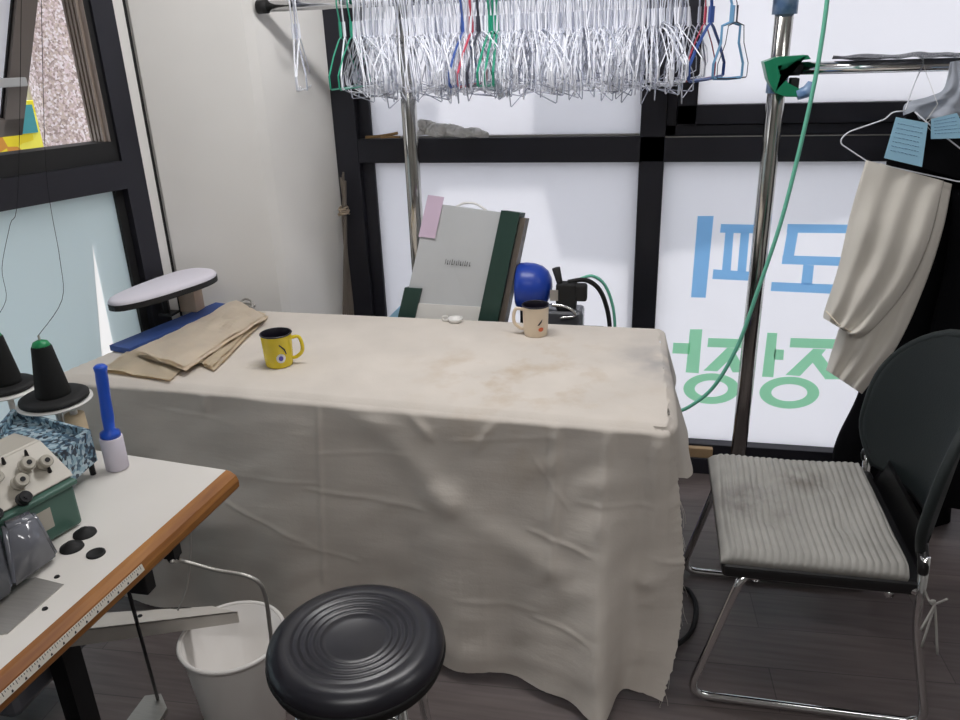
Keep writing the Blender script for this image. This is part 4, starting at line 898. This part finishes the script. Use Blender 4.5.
# frame of the machine: u along the desk edge direction (towards camera), w away from the edge
def mach(px, py, z): return P(px, py, z=z)
fA = P(84, 524, z=DZ); fB = P(36, 553, z=DZ)
mu = (fB - fA).normalized(); mw = V((-mu.y, mu.x, 0)); mw = mw if mw.x < 0 else -mw
def MB(a0, a1, w0, w1, z0, z1_, bev=.004):
    mt = Matrix((( mu.x, mw.x, 0, fA.x), (mu.y, mw.y, 0, fA.y), (0, 0, 1, DZ), (0, 0, 0, 1))); return box(bmesh.new(), (a0, w0, z0), (a1, w1, z1_), bev, 2, mt)
part('base', MB(0, .16, 0, .16, .004, .088, .006), M['teal'], rt)
part('base_plate', MB(.0, .28, .02, .19, .002, .02, .004), M['teal'], rt)
part('nameplate', MB(.055, .115, -.0012, 0.002, .03, .07, 0), M['ivory'], rt)
part('base_top_ledge', MB(-.006, .17, -.006, .15, .088, .098, .003), M['teal'], rt)
# ivory head with tension knobs
def mq(a, w, z): return fA + mu * a + mw * w + V((0, 0, z))
bm = bmesh.new(); prism(bm, [mq(-.012, .005, .10), mq(-.012, .16, .10), mq(-.012, .16, .160), mq(-.012, .085, .160)], mu * .25); bmesh.ops.bevel(bm, geom=bm.edges[:], offset=.004, segments=2, affect='EDGES'); part('head', bm, M['ivory'], rt)
def knob(a, k, sc_=1., m='ivory'):
    c0_ = mq(a, .005, .10).lerp(mq(a, .085, .160), k); nn = (mq(0, .085, .160) - mq(0, .005, .10)).cross(mu).normalized(); nn = nn if nn.z > 0 else -nn
    nn = (nn - mw * .5).normalized()
    rot = nn.to_track_quat('Z', 'Y').to_matrix().to_4x4(); rot.translation = c0_
    kb = part('tension_dial', Lathe([(0, 0), (.005, 0), (.005, .006), (.0125, .006), (.0135, .008), (.0135, .011), (.009, .0125), (.009, .016), (.0125, .0175), (.0125, .026), (.011, .028), (.0, .028)], 20, mtx=rot @ Matrix.Scale(sc_, 4)), M[m], rt)
    r2 = rot.copy(); r2.translation = c0_ + nn * .028 * sc_; bm = Lathe([(0, .002), (.0045, .002), (.0045, 0)], 12, mtx=r2); link('dial_screw', sh(bm, rt.location), M['iron'], kb)
for a, k in ((.050, .62), (.080, .38), (.108, .66), (.138, .40), (.166, .64), (.196, .4)): knob(a, k)
knob(.095, .06, .9, 'iron'); knob(.022, .5, .95); knob(.15, .04, .9, 'iron')
for a, k in ((.03, .8), (.07, .86), (.11, .86), (.02, .3)):
    c0_ = mq(a, .005, .10).lerp(mq(a, .085, .160), k); part('thread_guide', Tube([c0_, c0_ + V((.003, -.003, .014))], [.004, .002], 6), M['iron'], rt)
# thread plate of cams
# smoky guards
gA, gB, gC = P(62, 548, z=DZ + .015), P(0, 585, z=DZ + .015), P(38, 520, z=DZ + .085)
bm = bmesh.new()
e1 = P(60, 556, z=DZ + .01); e2 = P(14, 590, z=DZ + .01); e3 = P(5, 530, z=DZ + .10); e4 = P(38, 516, z=DZ + .10)
prism(bm, [e1, e2, e3, e4], V((-.03, .02, 0))); bmesh.ops.bevel(bm, geom=bm.edges[:], offset=.006, segments=3, affect='EDGES'); part('cover', bm, M['smoke'], rt, True)
bm = bmesh.new(); e1 = P(16, 592, z=DZ + .01); e2 = P(-40, 628, z=DZ + .01); e3 = P(-40, 560, z=DZ + .09); e4 = P(2, 532, z=DZ + .09)
prism(bm, [e1, e2, e3, e4], V((-.05, .02, .0))); bmesh.ops.bevel(bm, geom=bm.edges[:], offset=.006, segments=3, affect='EDGES'); part('cloth_plate', bm, M['mirror'], rt, True)
for x, y in ((85, 534), (72, 548)): part('rubber_foot', Lathe([(0, .012), (.008, .012), (.012, .006), (.020, .004), (.021, 0)], 24, P(x, y, z=DZ)), M['rubber'], rt, True)

# speckled tray behind the head
tz = DZ + .09
rt = thing('speckled_tray', 'blue and white speckled plastic tray behind the overlock machine', 'tray', (*P(50, 440, z=tz).xy, DZ))
q = [P(92, 437, z=tz), P(62, 462, z=tz), P(-6, 440, z=tz), P(14, 416, z=tz)]
q = [V((p.x, p.y, DZ + .035)) for p in q]
part('tray_body', Prism(q, (0, 0, .055)), M['tray'], rt)
bm = bmesh.new(); cq = sum(q, V((0, 0, 0))) / 4
for k in range(4):
    a, b = q[k], q[(k + 1) % 4]; up = V((0, 0, .055)); ai, bi = a.lerp(cq, .12), b.lerp(cq, .12); prism(bm, [a + up, b + up, bi + up, ai + up], (0, 0, .018))
part('tray_lip', bm, M['tray'], rt)
for k in range(4):
    p = q[k].lerp(cq, .15); part('foot', Tube([V((p.x, p.y, DZ + .001)), V((p.x, p.y, DZ + .036))], .006, 8), M['iron'], rt)

# cones of thread on a stand behind
def cone_set(px, py, zb, label, sp=1., under=True):
    c = P(px, py, z=zb); rt = thing('thread_cone', label, 'thread', (c.x, c.y, zb), 'cones of black thread')
    part('foam_disc', Lathe([(0, -.010), (.058 * sp, -.010), (.064 * sp, -.006), (.064 * sp, .0), (.058 * sp, .004), (.035, .005), (0, .005)], 40, V((c.x, c.y, zb))), M['rubber'], rt, True)
    part('thread_winding', Lathe([(0, .005), (.036, .005), (.036, .012), (.021, .118), (.019, .122), (0, .122)], 32, V((c.x, c.y, zb))), M['thread'], rt, True)
    part('cone_cap', Lathe([(.0175, .117), (.0195, .121), (.015, .130), (.006, .134), (0, .134)], 24, V((c.x, c.y, zb))), M['spoolgreen'], rt, True)
    part('spindle_tip', Tube([V((c.x, c.y, zb + .13)), V((c.x, c.y, zb + .145))], .0025, 6), M['steel'], rt)
    return c, rt
c1, r1 = cone_set(54, 396, .905, 'black thread cone with green cap beside the blue lint roller handle', 1.13)
c2, r2 = cone_set(6, 384, .895, 'black thread cone at the left edge, partly out of view')
t = P(48, 195, z=1.55); 
def strand(root, pts, nm='thread_strand'): part(nm, Tube(smoothpts(pts, 5), .0007, 4), M['thread'], root)
tg = P(55, 345, y=c1.y)
strand(r1, [V((c1.x, c1.y, c1.z + .145)), P(62, 300, y=c1.y), P(60, 260, y=c1.y), P(52, 215, y=c1.y), P(47, 180, y=c1.y), P(44, 120, y=c1.y), P(40, -60, y=c1.y)])
strand(r2, [V((c2.x, c2.y, c2.z + .145)), P(6, 300, y=c2.y), P(2, 268, y=c2.y), P(10, 225, y=c2.y), P(18, 190, y=c2.y), P(22, -60, y=c2.y)])
# thread stand: plate rings on rods
sd = thing('thread_stand', 'white thread stand carrying the two black cones', 'thread stand', (c1.x, c1.y, DZ))
for c, zz in ((c1, .905), (c2, .895)):
    part('plate', Lathe([(0, -.016), (.072, -.016), (.078, -.013), (.078, -.0105), (0, -.0105)], 40, V((c.x, c.y, zz))), M['white'], sd, True)
    part('stem', Tube([V((c.x, c.y, DZ + .0005)), V((c.x, c.y, zz - .015))], .007, 10), M['white'], sd, True)
    part('stand_foot', Lathe([(0, .008), (.03, .008), (.034, 0), (0, 0)], 24, V((c.x, c.y, DZ + .0005))), M['white'], sd, True)
# beige spool beneath the plate
cs = P(84, 438, z=DZ); cs = V((c1.x + .048, c1.y + .045, DZ)) if False else P(82, 446, z=DZ)
rt = thing('beige_spool', 'beige thread spool standing between tray and lint roller', 'thread spool', (cs.x, cs.y, DZ))
part('winding', Lathe([(0, .001), (.022, .001), (.024, .004), (.021, .082), (0, .082)], 24, V((cs.x, cs.y, DZ))), M['creamthread'], rt, True)
part('core', Lathe([(0, .082), (.008, .082), (.008, .090), (0, .090)], 16, V((cs.x, cs.y, DZ))), M['white'], rt, True)
# lint roller
lc = P(118, 468, z=DZ); rt = thing('lint_roller', 'lint roller with blue handle standing on its roll on the desk', 'lint roller', (lc.x, lc.y, DZ)); lz = V((lc.x, lc.y, DZ))
part('paper_roll', Lathe([(0, .001), (.021, .001), (.0235, .003), (.0235, .075), (.022, .077), (.010, .077)], 32, lz), M['rollpaper'], rt, True)
tl_ = P(98, 366, y=lc.y); hv = V((tl_.x, lc.y + .006, tl_.z)) - (lz + V((0, 0, .078)))
def hp_(k): return lz + V((0, 0, .078)) + hv * k
part('handle', Tube([hp_(0), hp_(.06), hp_(.10), hp_(.30), hp_(.55), hp_(.80), hp_(.90), hp_(.97), hp_(1.0)], [.021, .020, .011, .0125, .0115, .0125, .012, .014, .009], 20), M['blueplas'], rt, True)

# black cable on the floor by the cloth
bm = Tube(smoothpts([P(676, 588, z=.012), P(688, 590, z=.012), P(696, 606, z=.012), P(692, 630, z=.012), P(676, 645, z=.012), P(660, 645, z=.012)], 8), .0075, 8)
single('power_cable', bm, M['rubber'], P(690, 615, z=0), 'black power cable looping on the floor beside the cloth', 'cable')
c = P(679, 512, z=.25); bm = Lathe([(0, -.03), (.014, -.03), (.014, .028), (0, .03)], 14, V((.10, 2.30, .22)))
rt = thing('spray_bottle', 'small purple bottle seen under the table edge by the chair', 'bottle', (.085, 2.30, 0)); q = V((P(668, 510, y=2.30).x, 2.30, 0))
rt.location = q
part('body', Lathe([(0, 0), (.03, 0), (.032, .01), (.032, .16), (.016, .19), (0, .19)], 20, q), M['purple'], rt, True); part('cap', Lathe([(0, .19), (.012, .19), (.012, .23), (0, .235)], 14, q), M['blueplas'], rt, True)

# ------------------------------------------------------------------ light
def area(name, loc, size, power, rot=(0, 0, 0), col=(1, 1, 1), sy=None):
    l = bpy.data.lights.new(name, 'AREA'); l.energy = power; l.color = col; l.shape = 'RECTANGLE'; l.size = size; l.size_y = sy or size
    o = bpy.data.objects.new(name, l); COL.objects.link(o); o.location = loc; o.rotation_euler = rot; return o
# ceiling fluorescent fittings, real lamps overhead
for x, y, pw in ((-.5, 1.95, 14), (-.1, -.2, 10), (1.5, 1.2, 5)):
    rt = thing('ceiling_light', 'long fluorescent ceiling light over the room', 'light', (x, y, CEIL), 'fluorescent ceiling lights')
    part('housing', Box((x - .62, y - .1, CEIL - .05), (x + .62, y + .1, CEIL)), M['white'], rt)
    area('lamp', (x, y, CEIL - .06), 1.2, pw, (0, 0, 0), (1, .985, .975), .16)
w = bpy.data.worlds.new('world'); S.world = w; w.use_nodes = True; bg = w.node_tree.nodes['Background']
bg.inputs['Color'].default_value = (.93, .96, 1.0, 1); bg.inputs['Strength'].default_value = 1.6
sn = bpy.data.lights.new('sun', 'SUN'); sn.energy = 1.7; sn.angle = .02; sn.color = (1, .97, .93); so = bpy.data.objects.new('sun', sn); COL.objects.link(so)
so.rotation_euler = V((.18, -.62, .78)).to_track_quat('Z', 'Y').to_euler() if False else V((.35, .62, .78)).to_track_quat('Z', 'Y').to_euler()

SD = V((.35, .62, .78)).normalized()
bm = bmesh.new()
for poly in ([(371, 100), (438, 100), (438, 335), (375, 335)], [(438, 140), (546, 140), (546, 183), (438, 183)], [(535, 60), (640, 60), (640, 262), (563, 252), (546, 183), (535, 137)], [(664, 163), (900, 163), (900, 205), (664, 250)]):
    prism(bm, [P(x, y, y=WY + .048) + SD * 1.6 for x, y in poly], (0, .02, 0))
struct(link('shade_boards', bm, M['ext']))  # added boards outdoors, cut and placed only to throw shade patches on the panes
